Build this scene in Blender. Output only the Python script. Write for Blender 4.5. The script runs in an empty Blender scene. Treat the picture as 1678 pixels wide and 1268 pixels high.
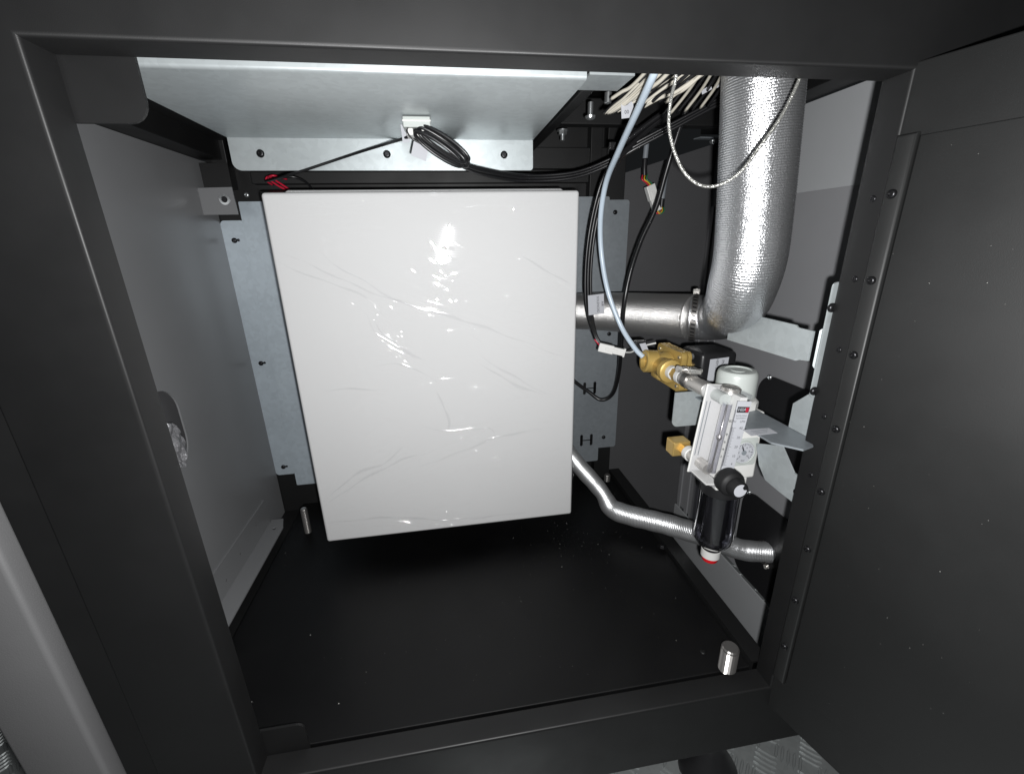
import bpy, bmesh, math, random
import numpy as np
from mathutils import Vector, Matrix, noise

R = math.radians
random.seed(7)
scene = bpy.context.scene
COL = scene.collection

# ---------------------------------------------------------------- camera, world, flash, exposure
# cabinet axes: X right, Y into the cabinet (0 = front frame), Z up (0 = cabinet floor panel)
cam_d = bpy.data.cameras.new("camera")
cam_d.sensor_width = 36.0
cam_d.lens = 706.47 / 1678 * 36
cam_d.clip_start = 0.01
cam_d.clip_end = 60
cam = bpy.data.objects.new("camera", cam_d)
COL.objects.link(cam)
cam.matrix_world = Matrix([[0.987682, 0.070821, -0.139529, 0.0], [-0.154812, 0.312675, -0.937159, -0.31], [-0.022744, 0.947216, 0.319788, 0.492], [0.0, 0.0, 0.0, 1.0]])
scene.camera = cam

world = bpy.data.worlds.new("World")
scene.world = world
world.use_nodes = True
wbg = world.node_tree.nodes["Background"]
wbg.inputs[0].default_value = (0.85, 0.93, 1.0, 1)
wbg.inputs[1].default_value = 0.010

# the only lamp: the small flash next to the lens that took the photograph
fl = bpy.data.lights.new("camera_flash", 'POINT')
fl.energy = 19.0
fl.color = (1.0, 1.0, 1.0)
fl.shadow_soft_size = 0.0045
flo = bpy.data.objects.new("camera_flash", fl)
COL.objects.link(flo)
flo.location = (0.013, -0.318, 0.476)

vs = scene.view_settings
vs.view_transform = 'Standard'
vs.look = 'None'
vs.exposure = 0.0
vs.gamma = 1.0
vs.use_curve_mapping = False
scene.cycles.max_bounces = 10
scene.cycles.diffuse_bounces = 4
scene.cycles.glossy_bounces = 4
scene.cycles.transparent_max_bounces = 16
scene.cycles.transmission_bounces = 8
scene.cycles.caustics_reflective = False
scene.cycles.caustics_refractive = False

# ---------------------------------------------------------------- materials
MATS = {}
def mat(name, col, rough=.5, metal=0.0, spec=.5, bump=None, var=None, rvar=None, coat=0.0, croft=.1):
    m = bpy.data.materials.new(name)
    m.use_nodes = True
    nt = m.node_tree
    b = nt.nodes["Principled BSDF"]
    b.inputs["Base Color"].default_value = (*col, 1)
    b.inputs["Roughness"].default_value = rough
    b.inputs["Metallic"].default_value = metal
    b.inputs["Specular IOR Level"].default_value = spec
    b.inputs["Coat Weight"].default_value = coat
    b.inputs["Coat Roughness"].default_value = croft
    tc = nt.nodes.new("ShaderNodeTexCoord")
    def noise_node(sc, det=3, r=.55):
        n = nt.nodes.new("ShaderNodeTexNoise")
        n.inputs["Scale"].default_value = sc
        n.inputs["Detail"].default_value = det
        n.inputs["Roughness"].default_value = r
        nt.links.new(tc.outputs["Object"], n.inputs["Vector"])
        return n
    if var:      # (scale, amount)
        n = noise_node(var[0], 4)
        mr = nt.nodes.new("ShaderNodeMapRange")
        mr.inputs["From Min"].default_value = .3
        mr.inputs["From Max"].default_value = .7
        mr.inputs["To Min"].default_value = 1 - var[1]
        mr.inputs["To Max"].default_value = 1 + var[1]
        nt.links.new(n.outputs["Fac"], mr.inputs["Value"])
        mx = nt.nodes.new("ShaderNodeVectorMath")
        mx.operation = 'SCALE'
        mx.inputs[0].default_value = col
        nt.links.new(mr.outputs[0], mx.inputs["Scale"])
        nt.links.new(mx.outputs[0], b.inputs["Base Color"])
    if rvar:     # (scale, lo, hi)
        n = noise_node(rvar[0], 4)
        mr = nt.nodes.new("ShaderNodeMapRange")
        mr.inputs["From Min"].default_value = .3
        mr.inputs["From Max"].default_value = .7
        mr.inputs["To Min"].default_value = rvar[1]
        mr.inputs["To Max"].default_value = rvar[2]
        nt.links.new(n.outputs["Fac"], mr.inputs["Value"])
        nt.links.new(mr.outputs[0], b.inputs["Roughness"])
    if bump:     # (scale, strength, distance)
        n = noise_node(bump[0], 2)
        bp = nt.nodes.new("ShaderNodeBump")
        bp.inputs["Strength"].default_value = bump[1]
        bp.inputs["Distance"].default_value = bump[2]
        nt.links.new(n.outputs["Fac"], bp.inputs["Height"])
        nt.links.new(bp.outputs[0], b.inputs["Normal"])
    MATS[name] = m
    return m

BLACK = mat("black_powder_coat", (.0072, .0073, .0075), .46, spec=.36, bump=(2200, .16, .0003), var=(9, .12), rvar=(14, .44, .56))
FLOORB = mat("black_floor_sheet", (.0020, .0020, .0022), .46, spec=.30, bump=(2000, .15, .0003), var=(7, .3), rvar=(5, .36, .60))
DOORB = mat("black_door_paint", (.0088, .0091, .0091), .46, bump=(1800, .18, .0003), var=(6, .1), rvar=(8, .42, .54))
GREY = mat("grey_wall_paint", (.172, .175, .180), .34, bump=(2000, .12, .0003), var=(6, .05), rvar=(6, .30, .40))
GREYR = mat("mid_grey_wall_paint", (.25, .252, .262), .42, bump=(2000, .12, .0003), var=(6, .04))
GREYD = mat("dark_grey_wall_paint", (.072, .072, .075), .42, bump=(2000, .12, .0003), var=(6, .06))
GREYL = mat("pale_grey_wall_paint", (.36, .37, .38), .42, bump=(2000, .1, .0003), var=(6, .04))
BARG = mat("grey_bar_paint", (.048, .048, .049), .45, bump=(1500, .2, .0004), var=(12, .06))
WHITE = mat("white_enclosure_paint", (.635, .637, .638), .65, spec=.2, bump=(700, .10, .0003), var=(4, .015))
PLASW = mat("white_plastic", (.68, .68, .66), .38)
PLASG = mat("pale_grey_plastic", (.46, .49, .47), .36, bump=(600, .1, .0002))
PAPER = mat("label_paper", (.43, .44, .47), .55)
INK = mat("printing_ink", (.03, .03, .035), .6)
INKR = mat("red_ink", (.35, .01, .03), .6)
RUBBER = mat("black_rubber", (.012, .012, .013), .38, var=(40, .2))
CABLE = mat("black_cable_jacket", (.011, .011, .012), .30)
MATTE = mat("matte_black_plastic", (.007, .007, .0075), .60, spec=.35)
BLKPL = mat("black_plastic", (.014, .014, .015), .36, bump=(500, .2, .0003))
TUBEB = mat("pale_blue_tube", (.47, .55, .63), .30)
RED = mat("red_plastic", (.62, .012, .018), .38)
REDW = mat("red_wire", (.55, .015, .045), .38)
YELW = mat("yellow_wire", (.62, .36, .03), .4)
GRNW = mat("green_wire", (.03, .18, .07), .4)
GREYW = mat("grey_sheath", (.20, .22, .24), .45)
CREAMW = mat("cream_wire", (.52, .49, .42), .42)
TEFLON = mat("thread_seal_tape", (.62, .62, .61), .5)
STEEL = mat("steel", (.62, .60, .57), .30, metal=.78, bump=(400, .15, .0003), rvar=(60, .22, .4))
BANDM = mat("clamp_band_steel", (.30, .29, .28), .30, metal=.85)
SCREWB = mat("black_oxide_screw", (.03, .03, .032), .32, metal=.8)
ZINC = mat("zinc_screw", (.55, .57, .58), .32, metal=.9)
BRASS = mat("cast_brass", (.50, .345, .105), .42, metal=.35, bump=(900, .45, .0004), var=(60, .08), rvar=(40, .32, .5))
BRASSM = mat("machined_brass", (.58, .40, .14), .28, metal=.6)
SPECK = mat("dust_speck", (.35, .35, .33), .7)

def galv_mat(name, col, metal, rough):
    m = mat(name, col, rough, metal=metal)
    nt = m.node_tree
    b = nt.nodes["Principled BSDF"]
    tc = nt.nodes["Texture Coordinate"]
    v = nt.nodes.new("ShaderNodeTexVoronoi")
    v.inputs["Scale"].default_value = 160
    nt.links.new(tc.outputs["Object"], v.inputs["Vector"])
    n = nt.nodes.new("ShaderNodeTexNoise")
    n.inputs["Scale"].default_value = 11
    n.inputs["Detail"].default_value = 5
    nt.links.new(tc.outputs["Object"], n.inputs["Vector"])
    sep = nt.nodes.new("ShaderNodeSeparateColor")
    nt.links.new(v.outputs["Color"], sep.inputs[0])
    a = nt.nodes.new("ShaderNodeMath"); a.operation = 'MULTIPLY_ADD'
    nt.links.new(sep.outputs[0], a.inputs[0]); a.inputs[1].default_value = .10; a.inputs[2].default_value = .87
    a2 = nt.nodes.new("ShaderNodeMath"); a2.operation = 'MULTIPLY_ADD'
    nt.links.new(n.outputs["Fac"], a2.inputs[0]); a2.inputs[1].default_value = .12; a2.inputs[2].default_value = .02
    s = nt.nodes.new("ShaderNodeMath"); s.operation = 'ADD'
    nt.links.new(a.outputs[0], s.inputs[0]); nt.links.new(a2.outputs[0], s.inputs[1])
    sc = nt.nodes.new("ShaderNodeVectorMath"); sc.operation = 'SCALE'
    sc.inputs[0].default_value = col
    nt.links.new(s.outputs[0], sc.inputs["Scale"])
    nt.links.new(sc.outputs[0], b.inputs["Base Color"])
    r = nt.nodes.new("ShaderNodeMath"); r.operation = 'MULTIPLY_ADD'
    nt.links.new(n.outputs["Fac"], r.inputs[0]); r.inputs[1].default_value = .22; r.inputs[2].default_value = rough - .11
    nt.links.new(r.outputs[0], b.inputs["Roughness"])
    return m
GALV = galv_mat("galvanised_sheet", (.46, .50, .51), .50, .42)
GALVD = galv_mat("galvanised_sheet_dull", (.25, .275, .295), .45, .45)
GALVB = galv_mat("galvanised_rail", (.47, .535, .585), .42, .44)
TREAD = galv_mat("aluminium_tread_plate", (.34, .36, .36), .6, .42)

def foil_mat(name, base, rough, bscale, bstr, bdist, metal=.95):
    m = mat(name, base, rough, metal=metal)
    nt = m.node_tree
    b = nt.nodes["Principled BSDF"]
    tc = nt.nodes["Texture Coordinate"]
    v = nt.nodes.new("ShaderNodeTexVoronoi")
    v.inputs["Scale"].default_value = bscale
    nt.links.new(tc.outputs["Object"], v.inputs["Vector"])
    n = nt.nodes.new("ShaderNodeTexNoise")
    n.inputs["Scale"].default_value = bscale * .8
    n.inputs["Detail"].default_value = 3
    nt.links.new(tc.outputs["Object"], n.inputs["Vector"])
    ad = nt.nodes.new("ShaderNodeMath"); ad.operation = 'ADD'
    nt.links.new(v.outputs["Distance"], ad.inputs[0]); nt.links.new(n.outputs["Fac"], ad.inputs[1])
    bp = nt.nodes.new("ShaderNodeBump")
    bp.inputs["Strength"].default_value = bstr
    bp.inputs["Distance"].default_value = bdist
    nt.links.new(ad.outputs[0], bp.inputs["Height"])
    nt.links.new(bp.outputs[0], b.inputs["Normal"])
    return m
FOIL = foil_mat("aluminium_duct_foil", (.80, .81, .83), .29, 800, .42, .0006, .93)
FOILH = foil_mat("hose_foil", (.74, .75, .76), .38, 900, .30, .0005, .85)
FOILW = foil_mat("wrapped_foil", (.66, .65, .64), .36, 900, .5, .0007, .92)
FOILT = foil_mat("crumpled_foil_tape", (.5, .5, .52), .35, 300, .6, .001, .4)

def clear_mat(name, tint, gloss_rough=.03, ior=1.45, boost=1.0):
    m = bpy.data.materials.new(name)
    m.use_nodes = True
    nt = m.node_tree
    nt.nodes.clear()
    out = nt.nodes.new("ShaderNodeOutputMaterial")
    tr = nt.nodes.new("ShaderNodeBsdfTransparent"); tr.inputs[0].default_value = (*tint, 1)
    gl = nt.nodes.new("ShaderNodeBsdfGlossy"); gl.inputs["Roughness"].default_value = gloss_rough
    gl.inputs[0].default_value = (1, 1, 1, 1)
    fr = nt.nodes.new("ShaderNodeFresnel"); fr.inputs[0].default_value = ior
    mu = nt.nodes.new("ShaderNodeMath"); mu.operation = 'MULTIPLY'; mu.inputs[1].default_value = boost; mu.use_clamp = True
    ge = nt.nodes.new("ShaderNodeNewGeometry")
    nb = nt.nodes.new("ShaderNodeMath"); nb.operation = 'SUBTRACT'; nb.inputs[0].default_value = 1.0
    nt.links.new(ge.outputs["Backfacing"], nb.inputs[1])
    fm = nt.nodes.new("ShaderNodeMath"); fm.operation = 'MULTIPLY'
    nt.links.new(fr.outputs[0], fm.inputs[0]); nt.links.new(nb.outputs[0], fm.inputs[1])
    nt.links.new(fm.outputs[0], mu.inputs[0])
    mx = nt.nodes.new("ShaderNodeMixShader")
    nt.links.new(mu.outputs[0], mx.inputs[0])
    nt.links.new(tr.outputs[0], mx.inputs[1]); nt.links.new(gl.outputs[0], mx.inputs[2])
    nt.links.new(mx.outputs[0], out.inputs[0])
    return m
FILM = clear_mat("stretch_film", (.985, .985, .985), .042, 1.45, .8)
SHADEF = clear_mat("crease_shade_film", (.968, .968, .970), .10, 1.45, 1.0)  # grey tint stands in for shade along the film creases
ACRYL = clear_mat("clear_acrylic", (.93, .93, .94), .05, 1.45, 1.2)
BOWLC = clear_mat("clear_bowl_plastic", (.90, .90, .93), .08, 1.5, 3.0)
CLEARW = mat("clear_braided_jacket", (.34, .34, .32), .22, metal=.6, bump=(900, .8, .001))

# ---------------------------------------------------------------- mesh helpers
ORG = {}
def bm_box(bm, x0, x1, y0, y1, z0, z1):
    v = [bm.verts.new(p) for p in ((x0, y0, z0), (x1, y0, z0), (x1, y1, z0), (x0, y1, z0),
                                   (x0, y0, z1), (x1, y0, z1), (x1, y1, z1), (x0, y1, z1))]
    fs = []
    for f in ((0, 3, 2, 1), (4, 5, 6, 7), (0, 1, 5, 4), (1, 2, 6, 5), (2, 3, 7, 6), (3, 0, 4, 7)):
        fs.append(bm.faces.new([v[i] for i in f]))
    return v, fs

def box(x0, x1, y0, y1, z0, z1, bev=0.0, seg=2):
    bm = bmesh.new()
    bm_box(bm, min(x0, x1), max(x0, x1), min(y0, y1), max(y0, y1), min(z0, z1), max(z0, z1))
    if bev:
        bmesh.ops.bevel(bm, geom=list(bm.edges), offset=bev, segments=seg, affect='EDGES', profile=.5)
    return bm

def join(*bms):
    a = bms[0]
    for b in bms[1:]:
        me = bpy.data.meshes.new("tmp")
        b.to_mesh(me); b.free()
        a.from_mesh(me)
        bpy.data.meshes.remove(me)
    return a

def rrect(u0, u1, v0, v1, r=0.0, n=5, rs=None):
    """rounded rectangle, counter-clockwise from lower left; rs = radii for (ll, lr, ur, ul)"""
    rs = rs or (r, r, r, r)
    pts = []
    for (cu, cv, a0, rr) in ((u0, v0, 180, rs[0]), (u1, v0, 270, rs[1]), (u1, v1, 0, rs[2]), (u0, v1, 90, rs[3])):
        if rr <= 0:
            pts.append((cu, cv)); continue
        ox = cu + (rr if cu == u0 else -rr)
        oy = cv + (rr if cv == v0 else -rr)
        for k in range(n + 1):
            a = R(a0 + 90 * k / n)
            pts.append((ox + rr * math.cos(a), oy + rr * math.sin(a)))
    return [p for i, p in enumerate(pts) if math.dist(p, pts[i - 1]) > 1e-6]

def circ(cu, cv, r, n=14):
    return [(cu + r * math.cos(2 * math.pi * k / n), cv + r * math.sin(2 * math.pi * k / n)) for k in range(n)]

def plate(outer, thick, origin, u, v, holes=(), bev=0.0):
    """flat sheet with outline and holes in the u,v plane, thickened against u x v"""
    o = Vector(origin); u = Vector(u).normalized(); v = Vector(v).normalized(); w = u.cross(v)
    bm = bmesh.new()
    edges = []
    for loop in (outer, *holes):
        vv = [bm.verts.new(o + u * a + v * b) for a, b in loop]
        for i in range(len(vv)):
            edges.append(bm.edges.new((vv[i], vv[(i + 1) % len(vv)])))
    if not holes:
        bm.faces.new(list(bm.verts))
    else:
        bmesh.ops.triangle_fill(bm, use_beauty=True, use_dissolve=False, edges=edges)
    bm.normal_update()
    for f in bm.faces:
        if f.normal.dot(w) < 0: f.normal_flip()
    front = list(bm.faces)
    vmap = {}
    for q in list(bm.verts):
        vmap[q] = bm.verts.new(q.co - w * thick)
    for f in front:
        bm.faces.new([vmap[q] for q in reversed(f.verts)])
    bm.edges.ensure_lookup_table()
    be = [e for e in edges if e.is_valid]
    rim = []
    for e in be:
        a, b = e.verts
        lf = e.link_faces[0]
        # orientation from the front face
        for l in lf.loops:
            if l.edge == e:
                a, b = l.vert, l.link_loop_next.vert
        bm.faces.new((b, a, vmap[a], vmap[b]))
        rim.append(e)
    bm.normal_update()
    if bev:
        bmesh.ops.bevel(bm, geom=rim, offset=bev, segments=3, affect='EDGES', profile=.5)
    return bm

def frame_for(axis):
    a = Vector(axis).normalized()
    up = Vector((0, 0, 1)) if abs(a.z) < .9 else Vector((1, 0, 0))
    u = up.cross(a).normalized()
    return u, a.cross(u).normalized(), a

def lathe(profile, origin, axis, seg=28, cap=True, hexa=False):
    """profile: (radius, height along axis)"""
    u, v, a = frame_for(axis)
    o = Vector(origin)
    bm = bmesh.new()
    rings = []
    for r, h in profile:
        rings.append([bm.verts.new(o + a * h + (u * math.cos(2 * math.pi * k / seg) + v * math.sin(2 * math.pi * k / seg)) * r) for k in range(seg)])
    for i in range(len(rings) - 1):
        for k in range(seg):
            bm.faces.new((rings[i][k], rings[i][(k + 1) % seg], rings[i + 1][(k + 1) % seg], rings[i + 1][k]))
    if cap:
        bm.faces.new(list(reversed(rings[0])))
        bm.faces.new(rings[-1])
    bmesh.ops.recalc_face_normals(bm, faces=list(bm.faces))
    return bm

def cyl(p0, p1, r, seg=20, ch=0.0, r1=None):
    p0 = Vector(p0); p1 = Vector(p1)
    L = (p1 - p0).length
    r1 = r if r1 is None else r1
    prof = [(r, 0), (r1, L)] if not ch else [(r - ch, 0), (r, ch), (r1, L - ch), (r1 - ch, L)]
    return lathe(prof, p0, p1 - p0, seg)

def spline(pts, n=12):
    P = [Vector(p) for p in pts]
    P = [P[0] * 2 - P[1]] + P + [P[-1] * 2 - P[-2]]
    out = []
    for i in range(1, len(P) - 2):
        p0, p1, p2, p3 = P[i - 1], P[i], P[i + 1], P[i + 2]
        for k in range(n):
            t = k / n
            out.append(.5 * ((2 * p1) + (p2 - p0) * t + (2 * p0 - 5 * p1 + 4 * p2 - p3) * t * t + (3 * p1 - p0 - 3 * p2 + p3) * t ** 3))
    out.append(P[-2])
    return out

def resample(path, step):
    d = [0.0]
    for a, b in zip(path, path[1:]): d.append(d[-1] + (b - a).length)
    n = max(2, int(d[-1] / step))
    out = []; j = 0
    for k in range(n + 1):
        s = d[-1] * k / n
        while j < len(d) - 2 and d[j + 1] < s: j += 1
        t = (s - d[j]) / max(1e-9, d[j + 1] - d[j])
        out.append(path[j].lerp(path[j + 1], min(1, t)))
    return out

def sweep(path, rad, seg=10, cap=True, closed=False):
    """tube along path; rad is a number or a function of (index, fraction)"""
    n = len(path)
    bm = bmesh.new()
    T = []
    for i in range(n):
        if closed: t = path[(i + 1) % n] - path[i - 1]
        else: t = path[min(i + 1, n - 1)] - path[max(i - 1, 0)]
        T.append(t.normalized())
    up = Vector((0, 0, 1)) if abs(T[0].z) < .9 else Vector((1, 0, 0))
    u = (up - T[0] * up.dot(T[0])).normalized()
    rings = []
    for i in range(n):
        u = (u - T[i] * u.dot(T[i])).normalized()
        w = T[i].cross(u)
        r = rad(i, i / (n - 1)) if callable(rad) else rad
        rings.append([bm.verts.new(path[i] + (u * math.cos(2 * math.pi * k / seg) + w * math.sin(2 * math.pi * k / seg)) * r) for k in range(seg)])
    m = n if closed else n - 1
    for i in range(m):
        A = rings[i]; B = rings[(i + 1) % n]
        for k in range(seg):
            bm.faces.new((A[k], A[(k + 1) % seg], B[(k + 1) % seg], B[k]))
    if cap and not closed:
        bm.faces.new(list(reversed(rings[0]))); bm.faces.new(rings[-1])
    return bm

def tube(pts, r, seg=8, n=10):
    return sweep(spline(pts, n), r, seg)

def obj(name, bm, m, parent=None, smooth=False, auto=None):
    me = bpy.data.meshes.new(name)
    if parent is not None:
        org = ORG[parent]
    else:
        xs = [v.co for v in bm.verts]
        mn = Vector((min(c.x for c in xs), min(c.y for c in xs), min(c.z for c in xs)))
        mx = Vector((max(c.x for c in xs), max(c.y for c in xs), max(c.z for c in xs)))
        org = Vector(((mn.x + mx.x) / 2, (mn.y + mx.y) / 2, mn.z))
    bmesh.ops.translate(bm, verts=list(bm.verts), vec=-org)
    ang = R(auto) if auto else None
    for f in bm.faces: f.smooth = smooth or bool(auto)
    if ang:
        for e in bm.edges:
            if len(e.link_faces) == 2:
                e.smooth = e.calc_face_angle(0) < ang
    bm.to_mesh(me); bm.free()
    me.materials.append(m)
    o = bpy.data.objects.new(name, me)
    COL.objects.link(o)
    if parent is not None: o.parent = parent
    else: o.location = org
    ORG[o] = org
    return o

def thing(name, label, cat, loc, group=None):
    o = bpy.data.objects.new(name, None)
    o.empty_display_size = .02
    COL.objects.link(o)
    o.location = loc
    ORG[o] = Vector(loc)
    return tag(o, label, cat, group)

def tag(o, label, cat, group=None):
    o["label"] = label; o["category"] = cat
    if group: o["group"] = group
    return o

def struct(o):
    o["kind"] = "structure"
    return o

def text(s, size, origin, u, v, parent, m, name="printed_text", align='CENTER'):
    cu = bpy.data.curves.new("t", 'FONT')
    cu.body = s; cu.size = size; cu.align_x = align; cu.align_y = 'CENTER'
    cu.resolution_u = 2
    to = bpy.data.objects.new("t", cu)
    COL.objects.link(to)
    dg = bpy.context.evaluated_depsgraph_get()
    me = bpy.data.meshes.new_from_object(to.evaluated_get(dg))
    bpy.data.objects.remove(to)
    bm = bmesh.new(); bm.from_mesh(me); bpy.data.meshes.remove(me)
    u = Vector(u).normalized(); v = Vector(v).normalized(); w = u.cross(v)
    M = Matrix((u, v, w)).transposed().to_4x4()
    M.translation = Vector(origin)
    bm.transform(M)
    return obj(name, bm, m, parent)

def screw(p, axis, parent, r=.0035, m=None, hexh=False, name="screw", h=.0022):
    """button head with a socket, or a hexagon bolt with washer, head standing out along axis"""
    m = m or SCREWB
    if hexh:
        bm = join(lathe([(r * 1.5, 0), (r * 1.5, .0008)], p, axis, 18),
                  lathe([(r, .0008), (r, h), (r * .85, h + .0006)], p, axis, 6))
        return obj(name, bm, m, parent)
    bm = lathe([(r, 0), (r, h * .35), (r * .86, h * .75), (r * .62, h), (r * .5, h), (r * .46, h * .45), (.0001, h * .45)], p, axis, 14)
    return obj(name, bm, m, parent, auto=50)

# ================================================================ SETTING: the tread plate floor below
gb = bmesh.new()
vs_ = [gb.verts.new(p) for p in ((-4, -4, -.205), (4, -4, -.205), (4, 4, -.205), (-4, 4, -.205))]
gb.faces.new(vs_)
ground = struct(obj("ground", gb, TREAD))
tb = bmesh.new()
def lozenge(bm, x, y, a, L=.028, w=.0045, h=.0022):
    c, s = math.cos(a), math.sin(a)
    pts = [(-L / 2, 0), (-L * .25, -w / 2), (L * .25, -w / 2), (L / 2, 0), (L * .25, w / 2), (-L * .25, w / 2)]
    base = [bm.verts.new((x + px * c - py * s, y + px * s + py * c, -.2052)) for px, py in pts]
    top = [bm.verts.new((x + px * .86 * c - py * .45 * s, y + px * .86 * s + py * .45 * c, -.205 + h)) for px, py in pts]
    bm.faces.new(top)
    for i in range(6):
        bm.faces.new((base[i], base[(i + 1) % 6], top[(i + 1) % 6], top[i]))
for i in range(-26, 27):
    for j in range(-22, 16):
        cx_, cy_ = i * .036, j * .036
        a = R(45) if (i + j) % 2 else R(-45)
        for k in range(-2, 3):
            off = k * .0072
            lozenge(tb, cx_ - math.sin(a) * off, cy_ + math.cos(a) * off, a)
tr = obj("tread_bars", tb, TREAD, ground)
tr["kind"] = "stuff"

# ================================================================ CABINET
cab = thing("cabinet", "black steel machine cabinet with its front opening and dark bare floor panel", "cabinet", (.1, .25, -.095))
ff = plate([(-.292, -.095), (.53, -.095), (.53, .95), (-.292, .95)], .024, (0, 0, 0), (1, 0, 0), (0, 0, 1),
           holes=[[(-.212, 0.0), (.338, 0.0), (.338, .6), (-.212, .6)]], bev=.0026)
frame = obj("front_frame", ff, BLACK, cab, auto=40)
obj("frame_rebate", box(-.352, -.2925, .012, .024, -.095, .95, .002), BLACK, cab)
for q in ((0.3375, 0.0041, 0.5171), (0.3375, 0.0054, 0.4558), (0.3375, 0.0061, 0.3954), (0.3375, 0.0061, 0.3324), (0.3375, 0.0076, 0.2713)):
    screw((.338, .010, q[2]), (-1, 0, 0), frame, .0026, name="hinge_screw", h=.001)

obj("outer_side", box(-.3700, -.3665, .0245, .52, -.095, .95, .001), BLACK, cab)
# corner gussets just behind the frame
obj("corner_gusset", plate(rrect(-.216, -.172, .566, .612, rs=(0, .012, 0, 0)), .0025, (0, .026, 0), (1, 0, 0), (0, 0, 1)), BLACK, cab)
obj("corner_gusset", plate(rrect(-.216, -.172, -.01, .033, rs=(0, 0, .008, 0)), .0025, (0, .026, 0), (1, 0, 0), (0, 0, 1)), BLACK, cab)

# walls
lw = plate([(.03, -.02), (.497, -.02), (.497, .618), (.03, .618)], .002, (-.349, 0, 0), (0, 1, 0), (0, 0, 1),
           holes=[rrect(.196, .270, .226, .331, .034, 8)])
left_wall = obj("left_wall", lw, GREY, cab)
obj("slot_backing", box(-.366, -.361, .17, .30, .19, .36), GREYD, left_wall)
tabm = plate([(-.349, .540), (-.301, .540), (-.302, .578), (-.349, .577)], .002, (0, .45, 0), (1, 0, 0), (0, 0, 1))
lt = obj("wall_tab", tabm, GREY, left_wall)
gr = lathe([(.0045, 0), (.0075, 0), (.0075, .0015), (.0045, .0018), (.0043, .0002), (.0001, .0002)], (-.315, .4498, .561), (0, -1, 0), 20, cap=False)
obj("rivet_nut", gr, ZINC, lt, auto=40)
obj("rivet_nut_bore", lathe([(.0043, 0), (.0043, .0004)], (-.315, .4496, .561), (0, -1, 0), 18), SCREWB, lt)
obj("wall_tab", box(-.345, -.306, .462, .466, .578, .612), BLACK, left_wall)
# floor bracket along the left wall: upright leg and flat leg with a rivet hole
obj("floor_bracket", join(box(-.3488, -.3468, .03, .425, .012, .061),
     plate([(-.347, .03), (-.318, .03), (-.318, .405), (-.327, .434), (-.347, .434)], .002, (0, 0, .012), (1, 0, 0), (0, 1, 0),
           holes=[circ(-.333, .405, .0035)])), GREY, left_wall)
for y, z in ((.26, .030), (.31, .036), (.375, .042)):
    screw((-.3466, y, z), (1, 0, 0), left_wall, .0018, GREYD, name="rivet", h=.0008)
back = obj("back_wall", box(-.352, .3295, .5, .503, -.02, .72), BLACK, cab)
obj("back_beam", box(-.285, .262, .484, .4995, .586, .6035, .001), BLACK, back)
obj("back_beam", box(-.30, .30, .484, .4995, .6075, .64, .001), BLACK, back)
for x0, x1 in ((.262, .282), (.292, .326)):
    obj("back_post", box(x0, x1, .478, .4995, .0, .70, .001), BLACK, back)
screw((-.302, .4995, .572), (0, -1, 0), back, .004, ZINC)
rp = plate([(.33, -.19), (.507, -.19), (.507, .652), (.33, .602)], .002, (0, .5, 0), (1, 0, 0), (0, 0, 1))  # slanted top edge shapes in the shadow line below the rail
obj("back_panel", rp, GREYD, cab)
obj("back_post", box(-.335, -.312, .478, .4995, .579, .70, .001), BLACK, back)
right = obj("right_wall", box(.510, .513, .024, .52, -.102, .5478), GREYR, cab)
obj("upper_panel", box(.5105, .5145, .024, .52, .5480, .662), GREYL, right)
obj("lower_flange", box(.503, .506, .13, .52, -.20, -.104), GREYL, right)
for y0, y1, xx in ((.488, .499, .507), (.458, .470, .5075), (.438, .452, .508)):
    obj("corner_fold", box(xx, .5105, y0, y1, -.19, .545, .0008), GREYR, right)
# black cover plates on the right wall
cov1 = plate(rrect(.05, .300, .135, .279, rs=(0, .02, .032, 0), n=8), .002, (.5085, 0, 0), (0, 1, 0), (0, 0, 1))
bmesh.ops.reverse_faces(cov1, faces=list(cov1.faces))
bmesh.ops.translate(cov1, verts=list(cov1.verts), vec=(-.001, 0, 0))
c1 = obj("cover_plate", cov1, BLKPL, right)
screw((0.5065, 0.2788, 0.2763), (-1, 0, 0), c1, .0045, ZINC, h=.003)
cov2 = plate(rrect(.05, .292, -.098, .068, rs=(0, .03, .032, 0), n=8), .002, (.5085, 0, 0), (0, 1, 0), (0, 0, 1))
bmesh.ops.reverse_faces(cov2, faces=list(cov2.faces))
bmesh.ops.translate(cov2, verts=list(cov2.verts), vec=(-.001, 0, 0))
c2 = obj("cover_plate", cov2, BLKPL, right)
screw((0.5065, 0.2799, 0.0640), (-1, 0, 0), c2, .0045, ZINC, h=.003)
# floor, side rail
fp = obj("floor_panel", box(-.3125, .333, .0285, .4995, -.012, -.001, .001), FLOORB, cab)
obj("side_rail", join(box(.3345, .3365, .0285, .4995, -.06, .004), box(.3345, .357, .0285, .4995, .0042, .0066)), BLACK, cab)
obj("side_tray", box(.3575, .5, .13, .4995, -.202, -.199), BLACK, cab)
obj("left_floor_channel", box(-.349, -.3135, .0285, .4995, -.03, -.014), BLACK, cab)
screw((0.2886, 0.0559, -0.0012), (0, 0, 1), fp, .0035, BLACK, h=.0016)
screw((0.3276, 0.2399, 0.0066), (0, 0, 1), cab, .005, SCREWB, hexh=True, name="bolt", h=.003)
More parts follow.
